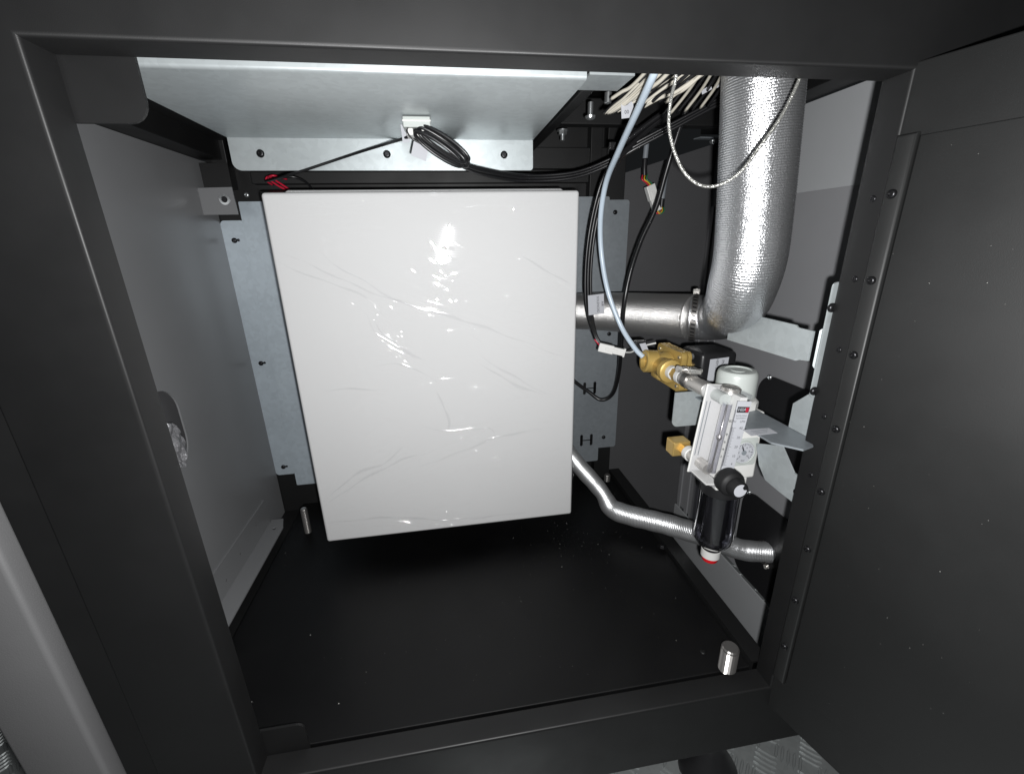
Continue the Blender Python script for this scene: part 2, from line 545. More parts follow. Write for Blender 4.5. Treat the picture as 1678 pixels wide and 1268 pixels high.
# ceiling and its rails
obj("ceiling", box(-.352, .53, .0245, .503, .715, .72), BLACK, cab)
obj("ceiling_rail", join(box(-.349, -.318, .03, .478, .6185, .66, .001), box(-.318, -.258, .03, .478, .645, .66)), BLACK, cab)
obj("ceiling_rail", join(box(.1445, .158, .12, .478, .628, .66, .002), box(.158, .180, .12, .478, .648, .66)), BLACK, cab)
obj("ceiling_rail", box(.47, .5095, .03, .498, .664, .70, .001), BLACK, cab)
obj("cross_rail", box(.16, .47, .40, .42, .655, .69, .002), BLACK, cab)
# hanging bolts
for px in ((-0.3289, 0.3952, 0.6450), (0.1919, 0.4025, 0.6480)):
    p = Vector(px)
    b = join(lathe([(.0085, 0), (.0085, .0016)], p, (0, 0, -1), 20), lathe([(.0066, .0016), (.0066, .0066)], p, (0, 0, -1), 6),
             lathe([(.0036, .0066), (.0036, .014), (.0030, .0146)], p, (0, 0, -1), 14))
    obj("hanging_bolt", b, ZINC, cab, auto=35)
p = Vector((0.1901, 0.2682, 0.6480))
obj("hanging_bolt", join(lathe([(.0034, 0), (.0034, .014)], p, (0, 0, -1), 14), lathe([(.0034, .0135), (.0066, .0145), (.0060, .0170), (.003, .0185)], p, (0, 0, -1), 16)), ZINC, cab, auto=35)
p = Vector((0.1984, 0.2317, 0.6480))
obj("hanging_bolt", lathe([(.0042, 0), (.0042, .010), (.0036, .0106)], p, (0, 0, -1), 14), ZINC, cab, auto=35)
# foot under the sill
ft = lathe([(.038, 0), (.038, .008), (.035, .014), (.024, .034), (.017, .048), (.014, .055), (.014, .105)], (.312, .042, -.2048), (0, 0, 1), 36)
obj("levelling_foot", ft, RUBBER, cab, auto=50)

# threaded studs of the levelling feet
def stud(p, L, r, label):
    prof = []
    n = int((L - .002) / .0018)
    for k in range(n):
        prof += [(r, k * .0018), (r - .0009, k * .0018 + .0009)]
    prof += [(r, L - .002), (r - .0003, L - .0015), (r - .0016, L)]
    return tag(obj("threaded_stud", lathe(prof, p, (0, 0, 1), 20), BANDM), label, "stud", "studs standing up through the cabinet floor")
stud((0.3045, 0.0314, -0.0010), .034, .0100, "thick threaded steel stud at the front right corner of the black floor")
stud((-.276, .402, -.001), .050, .0058, "slim steel stud beside the lower left corner of the white box")
stud((.313, .455, .0066), .015, .0065, "short steel stud behind the thin foil hose at the rear right corner")

# ================================================================ OPEN DOOR on the right
Hx, Hy = .3405, -.003
dv = Vector((.298, -.955, 0)).normalized()      # from the hinge outwards
nv = Vector((-.955, -.298, 0)).normalized()     # inner face
def D(t, z, off=0.0): return Vector((Hx, Hy, 0)) + dv * t + nv * off + Vector((0, 0, z))
door = obj("door", plate(rrect(-.005, .60, -.029, .605), .018, D(0, 0), dv, (0, 0, 1), bev=.0012), DOORB, cab, auto=40)
door["label"] = "wide black door swung open on the right"
pan = obj("inner_pan", plate(rrect(.0090, .58, .024, .557), .0012, D(0, 0, .0014), dv, (0, 0, 1), bev=.0009), DOORB, door, auto=40)
obj("hinge_strip", plate(rrect(-.0042, .0088, .022, .559), .0048, D(0, 0, .0050), dv, (0, 0, 1), bev=.0024), DOORB, door, auto=40)
for z in (.519, .456, .395, .327, .263, .198, .134, .071):
    screw(D(.0020, z, .0050), nv, door, .0034, SCREWB, name="hinge_screw", h=.0026)

# ================================================================ grey bar at the lower left, outside the cabinet
tag(obj("grey_bar", box(-.2495, -.2112, -.1115, -.1000, -.203, .95, .0026, 3), BARG, smooth=True),
    "grey painted upright bar standing in front of the cabinet at the left", "bar")

# ================================================================ foil sticking out of the wall slot
fb = bmesh.new()
FO = [(-0.3360, 0.2237, 0.2923), (-0.3320, 0.2361, 0.2742), (-0.3300, 0.2282, 0.2544), (-0.3340, 0.2233, 0.2362), (-0.3400, 0.2200, 0.2386), (-0.3420, 0.2270, 0.2645)]
rows = []
L0 = [Vector((-0.3380, 0.2196, 0.2966)), Vector((-0.3380, 0.2182, 0.2805)), Vector((-0.3380, 0.2182, 0.2619)), Vector((-0.3380, 0.2179, 0.2505)), Vector((-0.3380, 0.2197, 0.2378))]
R0 = [Vector((-0.3380, 0.2313, 0.2924)), Vector((-0.3380, 0.2406, 0.2761)), Vector((-0.3380, 0.2441, 0.2575)), Vector((-0.3380, 0.2407, 0.2446)), Vector((-0.3380, 0.2307, 0.2326))]
Ls = resample(spline(L0), .003); 
Rs = resample(spline(R0), .003)
n = 22
for i in range(n + 1):
    a = Ls[int(i / n * (len(Ls) - 1))]; b = Rs[int(i / n * (len(Rs) - 1))]
    row = []
    for k in range(9):
        p = a.lerp(b, k / 8)
        w = noise.noise(Vector((p.y * 160, p.z * 70, 3))) * .004 + noise.noise(Vector((p.y * 60 + p.z * 200, p.z * 60, 9))) * .003
        row.append(fb.verts.new(p + Vector((w + .002 * math.sin(k / 8 * math.pi), 0, 0))))
    rows.append(row)
for i in range(n):
    for k in range(8):
        fb.faces.new((rows[i][k], rows[i][k + 1], rows[i + 1][k + 1], rows[i + 1][k]))
ext = bmesh.ops.solidify(fb, geom=list(fb.faces), thickness=.0006)
tag(obj("foil_scrap", fb, FOILT), "crumpled silver foil scrap poking out of the left wall slot", "foil scrap")

# ================================================================ galvanised mounting rails behind the box
lm = thing("mounting_rail", "galvanised upright mounting rail left of the white box", "mounting rail", (-.31, .492, .05), "rails that carry the white box")
lo = plate(rrect(-.349, -.3128, .070, .534, .006), .0018, (0, .4965, 0), (1, 0, 0), (0, 0, 1))
obj("outer_flange", lo, GALVB, lm)
obj("inner_flange", plate(rrect(-.3115, -.19, .050, .561, .002), .0018, (0, .4860, 0), (1, 0, 0), (0, 0, 1)), GALVB, lm)
obj("rail_web", box(-.3115, -.3095, .488, .4948, .050, .561), GALVB, lm)
for z in (.5035, .2955, .087):
    screw((-.333, .4962, z), (0, -1, 0), lm, .0042, h=.003)
    screw((-.327, .4963, z + .0005), (0, -1, 0), lm, .0022, h=.001)
rm = thing("mounting_rail", "galvanised upright mounting rail with slots right of the white box", "mounting rail", (.28, .492, .05), "rails that carry the white box")
obj("outer_flange", plate(rrect(.290, .336, .074, .557, .005), .0018, (0, .4770, 0), (1, 0, 0), (0, 0, 1)), GALVD, rm)
def slots(xc, zc):
    return [rrect(xc - .003, xc + .003, zc - .013, zc + .013, .003, 4), rrect(xc - .024, xc - .018, zc - .013, zc + .013, .003, 4)]
hol = slots(.283, .2115) + slots(.280, .098)
obj("inner_flange", plate(rrect(.15, .296, .048, .562, .003), .0018, (0, .4700, 0), (1, 0, 0), (0, 0, 1), holes=hol), GALVD, rm)
obj("slot_bar", box(.262, .281, .4696, .4704, .0970, .0990), SCREWB, rm)
obj("slot_bar", box(.265, .282, .4696, .4704, .2105, .2125), SCREWB, rm)
for px in ((0.3100, 0.4768, 0.5366), (0.3099, 0.4768, 0.3178), (0.3091, 0.4768, 0.0981)):
    screw(px, (0, -1, 0), rm, .0040, h=.003)

# ================================================================ white box in stretch film
eb = thing("enclosure_box", "large white steel enclosure wrapped in wrinkled clear film", "enclosure", (-.0115, .39, .046))
obj("body", box(-.190, .172, .3185, .4675, .056, .5595, .004), WHITE, eb)
obj("lid", box(-.2120, .1890, .3000, .3180, .0460, .5550, .0042, 4), WHITE, eb, auto=30)
# film: wrinkled sheet over the lid, folded back round its edges
NX, NZ = 660, 840
xs = np.linspace(-.2150, .1925, NX); zs = np.linspace(.0435, .5575, NZ)
GX, GZ = np.meshgrid(xs, zs)
H = np.zeros_like(GX)
rng = np.random.RandomState(11)
def ridge(pts, amp, wid, skew=0.3):
    P = np.array([(p[0], p[1]) for p in pts], float)
    # smooth the path
    Q = np.array([(v.x, v.z) for v in spline([(a, 0, b) for a, b in P], 8)])
    m = wid * 5
    sel = (GX > Q[:, 0].min() - m) & (GX < Q[:, 0].max() + m) & (GZ > Q[:, 1].min() - m) & (GZ < Q[:, 1].max() + m)
    if not sel.any(): return
    X = GX[sel]; Z = GZ[sel]
    best = np.full(X.shape, 1e9); sgn = np.zeros_like(best); frac = np.zeros_like(best)
    N = len(Q) - 1
    for i in range(N):
        a = Q[i]; d = Q[i + 1] - a; L2 = (d * d).sum() + 1e-12
        t = np.clip(((X - a[0]) * d[0] + (Z - a[1]) * d[1]) / L2, 0, 1)
        ex = X - a[0] - t * d[0]; ez = Z - a[1] - t * d[1]
        r = np.hypot(ex, ez)
        k = r < best
        best[k] = r[k]; frac[k] = (i + t[k]) / N
        sgn[k] = np.sign(ex[k] * d[1] - ez[k] * d[0])
    amp = amp * (1 + np.hypot(Q[:, 0].mean() - .005, Q[:, 1].mean() - .50) / .13)
    taper = np.sin(np.pi * np.clip(frac, 0, 1)) ** .7
    wv = wid * (1 + skew * sgn)
    H[sel] += amp * taper * np.exp(-(best / wv) ** 2)
def BP(*px): return [(a[0], a[2]) for a in px]
main = [
 BP((-0.2091, 0.2985, 0.4897), (-0.1576, 0.2985, 0.4644), (-0.1026, 0.2985, 0.4352), (-0.0379, 0.2985, 0.4097), (0.0302, 0.2985, 0.3861), (0.1266, 0.2985, 0.3452), (0.1800, 0.2985, 0.3204)),
 BP((-0.1544, 0.2985, 0.4847), (-0.1297, 0.2985, 0.4635), (-0.0941, 0.2985, 0.4405), (-0.0645, 0.2985, 0.4199), (-0.0251, 0.2985, 0.4050)),
 BP((-0.2111, 0.2985, 0.4788), (-0.1689, 0.2985, 0.4548), (-0.1132, 0.2985, 0.4316), (-0.0799, 0.2985, 0.3975)),
 BP((-0.1066, 0.2985, 0.4038), (-0.0960, 0.2985, 0.3781), (-0.0682, 0.2985, 0.3541), (-0.0444, 0.2985, 0.3375)),
 BP((-0.0976, 0.2985, 0.3984), (-0.0844, 0.2985, 0.3724), (-0.0569, 0.2985, 0.3490), (-0.0312, 0.2985, 0.3322)),
 BP((0.1017, 0.2985, 0.4748), (0.1385, 0.2985, 0.4551), (0.1776, 0.2985, 0.4312)),
 BP((-0.2097, 0.2985, 0.1117), (-0.1485, 0.2985, 0.1506), (-0.0835, 0.2985, 0.1803), (-0.0461, 0.2985, 0.1889)),
 BP((-0.2055, 0.2985, 0.1210), (-0.1550, 0.2985, 0.1620), (-0.1081, 0.2985, 0.1788), (-0.0737, 0.2985, 0.2051)),
 BP((-0.1754, 0.2985, 0.2997), (-0.1291, 0.2985, 0.2989), (-0.0884, 0.2985, 0.2922)),
 BP((0.0368, 0.2985, 0.3305), (0.0889, 0.2985, 0.2922), (0.1433, 0.2985, 0.2666)),
 BP((0.0433, 0.2985, 0.3356), (0.0965, 0.2985, 0.2993), (0.1530, 0.2985, 0.2638)),
 BP((-0.0563, 0.2985, 0.1669), (0.0029, 0.2985, 0.1839), (0.0628, 0.2985, 0.2042), (0.1346, 0.2985, 0.2132)),
 BP((-0.0235, 0.2985, 0.2882), (-0.0120, 0.2985, 0.2623), (-0.0066, 0.2985, 0.2372), (-0.0136, 0.2985, 0.2156)),
 BP((-0.0485, 0.2985, 0.2339), (-0.0039, 0.2985, 0.2218), (0.0520, 0.2985, 0.2218), (0.0626, 0.2985, 0.2000)),
 BP((-0.0993, 0.2985, 0.3295), (-0.0737, 0.2985, 0.3332), (-0.0412, 0.2985, 0.3165), (-0.0163, 0.2985, 0.3008)),
 BP((-0.2022, 0.2985, 0.0842), (-0.1097, 0.2985, 0.0820), (-0.0145, 0.2985, 0.0647), (0.1072, 0.2985, 0.0629)),
 BP((-0.1860, 0.2985, 0.0695), (-0.1016, 0.2985, 0.0694), (-0.0102, 0.2985, 0.0547)),
 BP((0.0167, 0.2985, 0.5295), (0.0568, 0.2985, 0.5364), (0.1054, 0.2985, 0.5343), (0.1762, 0.2985, 0.5396)),
 BP((-0.2056, 0.2985, 0.5345), (-0.1623, 0.2985, 0.5389), (-0.1121, 0.2985, 0.5355), (-0.0590, 0.2985, 0.5434)),
 BP((-0.1983, 0.2985, 0.5169), (-0.1518, 0.2985, 0.5146), (-0.0992, 0.2985, 0.5210), (-0.0619, 0.2985, 0.5174)),
 BP((0.1013, 0.2985, 0.3066), (0.1292, 0.2985, 0.3143), (0.1834, 0.2985, 0.3344)),
]
for p in main:
    ridge(p, rng.uniform(.00018, .00038), rng.uniform(.0011, .0016), rng.uniform(-.4, .4))
    for q in range(4):
        o = rng.normal(0, .008, 2)
        ridge([(a + o[0] + rng.normal(0, .002), b + o[1] + rng.normal(0, .002)) for a, b in p], rng.uniform(.00008, .00030), rng.uniform(.0010, .0015), rng.uniform(-.4, .4))
for k in range(480):
    cx_, cz_ = rng.uniform(-.205, .18), rng.uniform(.05, .55)
    ang = rng.normal(0, .35) + (-.45 if cz_ > .25 else .35) * rng.uniform(0, 1)
    L = rng.uniform(.006, .05)
    c, s = math.cos(ang), math.sin(ang)
    b = rng.normal(0, .12) * L
    ridge([(cx_ - c * L / 2, cz_ - s * L / 2), (cx_ - s * b, cz_ + c * b), (cx_ + c * L / 2, cz_ + s * L / 2)],
          rng.uniform(.00006, .00026), rng.uniform(.0010, .0014), rng.uniform(-.4, .4))
# fine horizontal ripples where the film is stretched over the upper middle
wn = np.exp(-((GX - .005) / .055) ** 2 - ((GZ - .500) / .030) ** 2)
H += wn * .000030 * np.sin(GZ * 2 * np.pi / .0029 + 5 * np.sin(GX * 35) + 3 * np.sin(GX * 90))
H += .00018 * np.sin(GX * 31 + 3 * np.sin(GZ * 12)) * np.sin(GZ * 27 + 2 * np.sin(GX * 17))
# crumpled seam down the right edge
em = np.clip((GX - .178) / .010, 0, 1)
H += em * .0012 * (np.sin(GZ * 520 + 7 * np.sin(GZ * 90)) * .5 + .5) * (np.sin(GZ * 37) * .4 + .6)
edge = np.minimum.reduce([(GX - xs[0]) * .8, (xs[-1] - GX), (GZ - zs[0]), (zs[-1] - GZ)])
fold = np.clip(1 - edge / .0036, 0, 1) ** 2 * .014
YY = .29935 - H + fold
bul = np.clip(1 - edge / .004, 0, 1)
GXo = GX + np.where(GX > .15, 1, 0) * bul * .0012 * np.sin(GZ * 300 + 9 * np.sin(GZ * 41))
co = np.stack([GXo, YY, GZ], -1).reshape(-1, 3) - np.array(ORG[eb])
idx = np.arange(NX * NZ).reshape(NZ, NX)
quads = np.stack([idx[:-1, :-1], idx[:-1, 1:], idx[1:, 1:], idx[1:, :-1]], -1).reshape(-1, 4)
fm_ = bpy.data.meshes.new("plastic_film")
fm_.vertices.add(len(co)); fm_.vertices.foreach_set("co", co.astype(np.float32).ravel())
fm_.loops.add(quads.size); fm_.loops.foreach_set("vertex_index", quads.astype(np.int32).ravel())
fm_.polygons.add(len(quads)); fm_.polygons.foreach_set("loop_start", np.arange(0, quads.size, 4, dtype=np.int32))
fm_.update(); fm_.validate()
fm_.polygons.foreach_set("use_smooth", np.ones(len(quads), dtype=bool))
fm_.materials.append(FILM)
fo_ = bpy.data.objects.new("plastic_film", fm_)
COL.objects.link(fo_); fo_.parent = eb; ORG[fo_] = ORG[eb]
fo_["label"] = "wrinkled clear stretch film over the lid"
for p in main[:16]:  # added tinted strips that darken the main creases like shading
    Q = resample([Vector((v.x, 0, v.z)) for v in spline([(a, 0, b) for a, b in p], 8)], .004)
    rb = bmesh.new(); prev = None
    N = len(Q); ph = rng.uniform(0, 9)
    for i, v in enumerate(Q):
        t = (Q[min(i + 1, N - 1)] - Q[max(i - 1, 0)]).normalized(); nn = Vector((-t.z, 0, t.x))
        w = (.0006 + .0022 * abs(math.sin(i * .23 + ph)) * abs(math.sin(i * .061 + ph))) * math.sin(math.pi * min(1, max(0, i / (N - 1))))
        if not (-.209 < v.x < .186 and .05 < v.z < .552): continue
        c = v + Vector((0, .2958, 0)) + nn * .001 * math.sin(i * .4 + ph)
        cur = (rb.verts.new(c - nn * w), rb.verts.new(c + Vector((0, -.0006, 0))), rb.verts.new(c + nn * w))
        if prev:
            rb.faces.new((prev[0], prev[1], cur[1], cur[0])[::-1]); rb.faces.new((prev[1], prev[2], cur[2], cur[1])[::-1])
        prev = cur
    rb.normal_update()
    for f in rb.faces:
        if f.normal.y > 0: f.normal_flip()
    obj("crease_shade", rb, SHADEF, fo_, smooth=True)

# ================================================================ galvanised ceiling tray
ct = thing("ceiling_tray", "wide galvanised sheet tray hanging under the cabinet top", "tray", (-.06, .22, .578))
TZ, TY0, TY1, TX0, TX1 = .6205, .1055, .3360, -.2500, .1325
tbm = bmesh.new()
prof = [(TY0, .66), (TY0, TZ + .003)]
for k in range(1, 5):
    a = R(90 * k / 4); prof.append((TY0 + .003 - .003 * math.cos(a), TZ + .003 - .003 * math.sin(a)))
prof += [(TY1, TZ), (TY1, .66)]
rws = [[tbm.verts.new((x, y, z)) for y, z in prof] for x in (TX0, TX1)]
for i in range(len(prof) - 1):
    tbm.faces.new((rws[0][i], rws[1][i], rws[1][i + 1], rws[0][i + 1]))
bmesh.ops.recalc_face_normals(tbm, faces=list(tbm.faces))
bmesh.ops.solidify(tbm, geom=list(tbm.faces), thickness=.0012)
obj("tray_sheet", tbm, GALV, ct, auto=30)
tfl = obj("rear_flange", plate(rrect(TX0, TX1, .5838, TZ + .0005, rs=(.010, .004, 0, 0)), .0018, (0, TY1 - .0006, 0), (1, 0, 0), (0, 0, 1)), GALV, ct)
for px in ((-0.2147, 0.3352, 0.6029), (-0.0610, 0.3352, 0.6028), (0.0928, 0.3352, 0.6027)):
    screw(px, (0, -1, 0), tfl, .0048, h=.003)
tag(obj("angle_strip", join(box(.137, .178, .112, .150, .6265, .6285), box(.137, .178, .150, .152, .6265, .66)), GALV),
    "short galvanised angle strip right of the ceiling tray", "angle strip")

# cable clip on the tray and its leads
clip = thing("cable_clip", "white plastic cable clip stuck under the galvanised tray", "cable clip", (-.038, .25, .59))
ca, cb = Vector((-0.0308, 0.2220, 0.6179)), Vector((-0.0018, 0.2220, 0.6092))
obj("clip_base", box(ca.x, cb.x, .222, .247, cb.z, .6197, .0012), PLASG, clip)
obj("clip_lip", box(ca.x - .0005, cb.x + .0005, .2212, .2235, ca.z - .0035, ca.z - .0015, .0006), PLASW, clip)
obj("clip_jaw", join(box(ca.x + .003, ca.x + .010, .224, .243, cb.z - .007, cb.z - .0003, .0008), box(cb.x - .010, cb.x - .003, .224, .243, cb.z - .007, cb.z - .0003, .0008),
                     box(ca.x + .003, cb.x - .003, .236, .245, cb.z - .006, cb.z - .0005, .0008)), PLASW, clip)

# ================================================================ CABLES AND TUBES
def cable(name, pts, r, m, label, cat="cable", group=None, seg=8, n=10):
    return tag(obj(name, tube(pts, r, seg, n), m, smooth=True), label, cat, group)

cable("black_wire", [(-0.2391, 0.4100, 0.5809), (-0.2146, 0.3700, 0.5782), (-0.1890, 0.3380, 0.5783), (-0.1639, 0.3310, 0.5837), (-0.1167, 0.3280, 0.5972), (-0.0838, 0.3150, 0.6040), (-0.0589, 0.2950, 0.6065), (-0.0370, 0.2550, 0.6039), (-0.0226, 0.2450, 0.6063)], .0017, CABLE,
      "thin black wire running along the tray flange from the left to the clip")
tag(obj("wire_tag", plate(rrect(-.004, .004, -.009, .009), .0003, (-0.0306, 0.2480, 0.6086), (1, 0, .1), (-.05, 0, 1)), PAPER), "small white wrap label on the thin black wire beside the clip", "label")
rw = thing("red_wire_pair", "pair of red wires looping behind the white box's top left corner", "wires", (-0.2384, 0.4400, 0.5779))
for k in range(2):

    obj("wire", tube([(-0.2268, 0.4550, 0.5736), (-0.2356, 0.4450, 0.5793), (-0.2418, 0.4300, 0.5866), (-0.2312, 0.4200, 0.5893), (-0.2197, 0.4400, 0.5870)] if k == 0 else
                     [(-0.2224, 0.4580, 0.5739), (-0.2327, 0.4460, 0.5828), (-0.2412, 0.4320, 0.5893), (-0.2473, 0.4350, 0.5848), (-0.2448, 0.4500, 0.5808)], .0014), REDW, rw, smooth=True)
cable("black_wire", [(-0.2291, 0.4300, 0.5874), (-0.2077, 0.4300, 0.5889), (-0.1944, 0.4400, 0.5836), (-0.1893, 0.4550, 0.5751)], .0018, CABLE, "short black wire curling down beside the red wires")

# hanging coil: flat loops of black cable
coil = thing("cable_coil", "small hanging coil of black cable below the clip", "cable coil", (0.0063, 0.2280, 0.5792))
c0 = Vector((0.0085, 0.2280, 0.5906)); la = (Vector((0.0393, 0.2280, 0.5768)) - c0); sa = Vector((la.z, 0, -la.x)).normalized()
for k in range(7):
    pts = []
    j = [random.uniform(-1, 1) for _ in range(6)]
    for i in range(28):
        t = 2 * math.pi * i / 28
        p = c0 + la * (math.cos(t) * (.92 + .10 * j[0]) + .08 * j[1]) + sa * (math.sin(t) * (.0060 + .0016 * j[2]) + .0052 * j[3]) \
            + Vector((0, math.sin(t + j[5]) * .006 + .004 * j[4], 0))
        p += sa * (.004 * math.cos(t))
        pts.append(p)
    obj("loop", sweep(pts, .0018, 8, closed=True), CABLE, coil, smooth=True)
obj("lead", tube([(-0.0242, 0.2260, 0.6110), (-0.0271, 0.2240, 0.6059), (-0.0227, 0.2240, 0.5990), (-0.0135, 0.2260, 0.5943)], .0009), CABLE, coil, smooth=True)
obj("lead", tube([(-0.0088, 0.2260, 0.6112), (-0.0047, 0.2240, 0.6056), (-0.0026, 0.2260, 0.6002)], .0009), CABLE, coil, smooth=True)
tag(obj("wire_tag", plate(rrect(-.0085, .0085, -.0075, .0075), .0003, (-0.0158, 0.2400, 0.5897), (.93, 0, -.37), (.3, 0, .95)), PAPER), "grey-white flag label hanging below the cable coil", "label")
tg = bpy.data.objects["wire_tag.001"]

lab = "black cable of the pair sagging from the coil across to the tie"
for k in range(3):
    o = (k - 1) * .0034
    pp = [(0.0031, 0.2320, 0.5895), (0.0249, 0.2550, 0.5817), (0.0578, 0.2900, 0.5763), (0.1192, 0.3260, 0.5730), (0.1875, 0.3250, 0.5765), (0.2356, 0.3150, 0.5916), (0.2629, 0.3000, 0.6074), (0.3101, 0.2800, 0.6297), (0.3610, 0.2600, 0.6542)]
    pp = [(a, b + abs(o) * .4, c + o * (.5 if i < 2 else 1)) for i, (a, b, c) in enumerate(pp)]
    cable("black_cable", pp, .0021 if k != 1 else .0018, CABLE,
          ("uppermost", "middle", "lowest")[k] + " of three black cables sagging from the coil to the right", group="cables sagging from the coil", n=14)
for k in range(3):
    o = (k - 1) * .0042
    pp = [(0.2454, 0.3120, 0.5971), (0.2282, 0.3150, 0.5652), (0.2181, 0.3250, 0.5105), (0.2145, 0.3300, 0.4511), (0.2176, 0.3300, 0.3921), (0.2279, 0.3300, 0.3536), (0.2369, 0.3250, 0.3336)]
    pp = [(a + o * (1 if i < 5 else .4), b, c) for i, (a, b, c) in enumerate(pp)]
    cable("black_cable", pp, .0023, CABLE, ("leftmost", "middle", "rightmost")[k] + " of three black cables dropping beside the white box", group="cables dropping beside the box", n=12)
tie = sweep([Vector((0.2458, 0.3090, 0.6003)) + Vector((math.cos(a) * .007 * .8, math.sin(a) * .009, math.cos(a) * .007 * .6 + 0)) for a in [2 * math.pi * i / 20 for i in range(20)]], .0015, 6, closed=True)
tag(obj("cable_tie", join(tie, box(*[c for c in (Vector((0.2324, 0.3000, 0.6072)).x - .005, Vector((0.2324, 0.3000, 0.6072)).x + .004, .298, .303, Vector((0.2324, 0.3000, 0.6072)).z - .004, Vector((0.2324, 0.3000, 0.6072)).z + .005)], .001)), BLKPL),
    "black cable tie holding the pale blue tube to the cables", "cable tie")

cable("air_tube", [(0.1891, 0.0850, 0.6332), (0.1871, 0.0950, 0.6214), (0.1948, 0.1400, 0.6082), (0.2062, 0.2100, 0.5872), (0.2142, 0.2700, 0.5599), (0.2161, 0.2900, 0.5171), (0.2218, 0.2950, 0.4692), (0.2304, 0.2850, 0.4194), (0.2470, 0.2720, 0.3728), (0.2604, 0.2520, 0.3453), (0.2694, 0.2420, 0.3340)], .0035, TUBEB,
      "pale blue plastic air tube curving down to the brass valve", "air tube", seg=14, n=16)
cable("conduit_cable", [(0.3414, 0.3000, 0.6783), (0.3286, 0.3100, 0.6280), (0.3208, 0.3200, 0.5810), (0.3120, 0.3250, 0.5338), (0.2935, 0.3280, 0.4881), (0.2782, 0.3250, 0.4404), (0.2717, 0.3250, 0.3904), (0.2795, 0.3450, 0.3327), (0.3018, 0.4000, 0.2631), (0.3069, 0.4350, 0.2095), (0.2886, 0.4470, 0.1940), (0.2669, 0.4580, 0.2084), (0.2469, 0.4630, 0.2234), (0.2252, 0.4660, 0.2428)], .0036, CABLE,
      "thick black cable curving past the foil pipe into the slotted rail", seg=10, n=14)
cable("clear_cable", [(0.1795, 0.0400, 0.6156), (0.1820, 0.0450, 0.6039), (0.1846, 0.0550, 0.5929), (0.1883, 0.0620, 0.5779), (0.1953, 0.0640, 0.5607), (0.2042, 0.0600, 0.5433), (0.2156, 0.0540, 0.5329), (0.2258, 0.0440, 0.5312), (0.2383, 0.0360, 0.5395), (0.2506, 0.0320, 0.5582), (0.2633, 0.0300, 0.5785), (0.2729, 0.0300, 0.6016), (0.2751, 0.0300, 0.6151)], .0013, CLEARW,
      "clear braided cable looping in front of the foil duct", seg=10, n=14)

# inline connectors
def connector(name, a, b, w, h, label, m=PLASW):
    a = Vector(a); b = Vector(b)
    ax = (b - a); L = ax.length; ax.normalize()
    side = Vector((0, -1, 0)); side = (side - ax * side.dot(ax)).normalized(); up = ax.cross(side)
    t = thing(name, label, "connector", a.lerp(b, .5))
    def P(bm):
        M = Matrix((ax, up, side)).transposed().to_4x4(); M.translation = a
        bm.transform(M); return bm
    obj("housing", P(box(0, L * .56, -w / 2, w / 2, -h / 2, h / 2, .0009)), m, t)
    obj("plug", P(box(L * .5, L, -w * .40, w * .40, -h * .40, h * .40, .0008)), m, t)
    obj("latch", P(box(L * .25, L * .72, -w * .16, w * .16, h / 2 - .0003, h / 2 + .0014, .0004)), m, t)
    obj("end_lip", P(box(L * .93, L * 1.0, -w * .5, w * .5, -h * .46, h * .46, .0006)), m, t)
    return t
connector("wire_connector", (0.2314, 0.3180, 0.3336), (0.2699, 0.3060, 0.3244), .0135, .010, "white two-part plug connector beside the pale blue tube's lower end")
cable("red_lead", [(0.2269, 0.3260, 0.3438), (0.2317, 0.3220, 0.3376), (0.2351, 0.3170, 0.3327)], .0010, REDW, "tiny red lead entering the white plug beside the box", "lead")
cable("white_lead", [(0.2679, 0.3060, 0.3255), (0.2726, 0.2900, 0.3291), (0.2769, 0.2750, 0.3381), (0.2781, 0.2550, 0.3472), (0.2884, 0.2450, 0.3523)], .0012, PLASW, "thin white lead from the white plug to the brass valve", "lead")
connector("wire_connector", (0.3440, 0.4200, 0.5735), (0.3602, 0.4200, 0.5343), .0150, .011, "white plug connector hanging between coloured wires in front of the back panel")
for k, (m, nm) in enumerate(((REDW, "red"), (YELW, "yellow"), (GRNW, "green"))):
    dx = (k - 1) * .004
    pp = [(a + dx, b, c) for a, b, c in ((0.3353, 0.4200, 0.5898), (0.3325, 0.4150, 0.5820), (0.3391, 0.4150, 0.5775), (0.3484, 0.4200, 0.5716))]
    cable("coloured_wire", pp, .0011, m, nm + " wire entering the hanging white plug from above", "wire", "coloured wires of the hanging plug")
    pp = [(a + dx * .8, b, c) for a, b, c in ((0.3612, 0.4200, 0.5362), (0.3639, 0.4180, 0.5304), (0.3700, 0.4200, 0.5342), (0.3720, 0.4250, 0.5402))]
    cable("coloured_wire", pp, .0011, m, nm + " wire looping out below the hanging white plug", "wire", "coloured wires of the hanging plug")
cable("grey_sheathed_cable", [(0.3353, 0.4200, 0.6643), (0.3345, 0.4200, 0.6371), (0.3335, 0.4200, 0.6111)], .0042, GREYW, "grey sheathed cable end above the hanging white plug")
cable("black_sleeve", [(0.3334, 0.4200, 0.6129), (0.3335, 0.4200, 0.5987), (0.3344, 0.4200, 0.5880)], .0046, CABLE, "black sleeve just above the hanging white plug", "sleeve")
cable("grey_sheathed_cable", [(0.3768, 0.4300, 0.5965), (0.3747, 0.4300, 0.5735), (0.3735, 0.4300, 0.5520)], .0042, GREYW, "short grey sheathed cable beside the hanging white plug")
cable("black_sleeve", [(0.3733, 0.4300, 0.5539), (0.3731, 0.4300, 0.5444), (0.3727, 0.4300, 0.5367)], .0046, CABLE, "black sleeve at the lower right of the hanging white plug", "sleeve")
tl = obj("cable_label", plate(rrect(-.0125, .0125, -.0150, .0150), .0003, (0.2267, 0.3235, 0.3981), (1, 0, .08), (-.08, 0, 1)), PAPER)
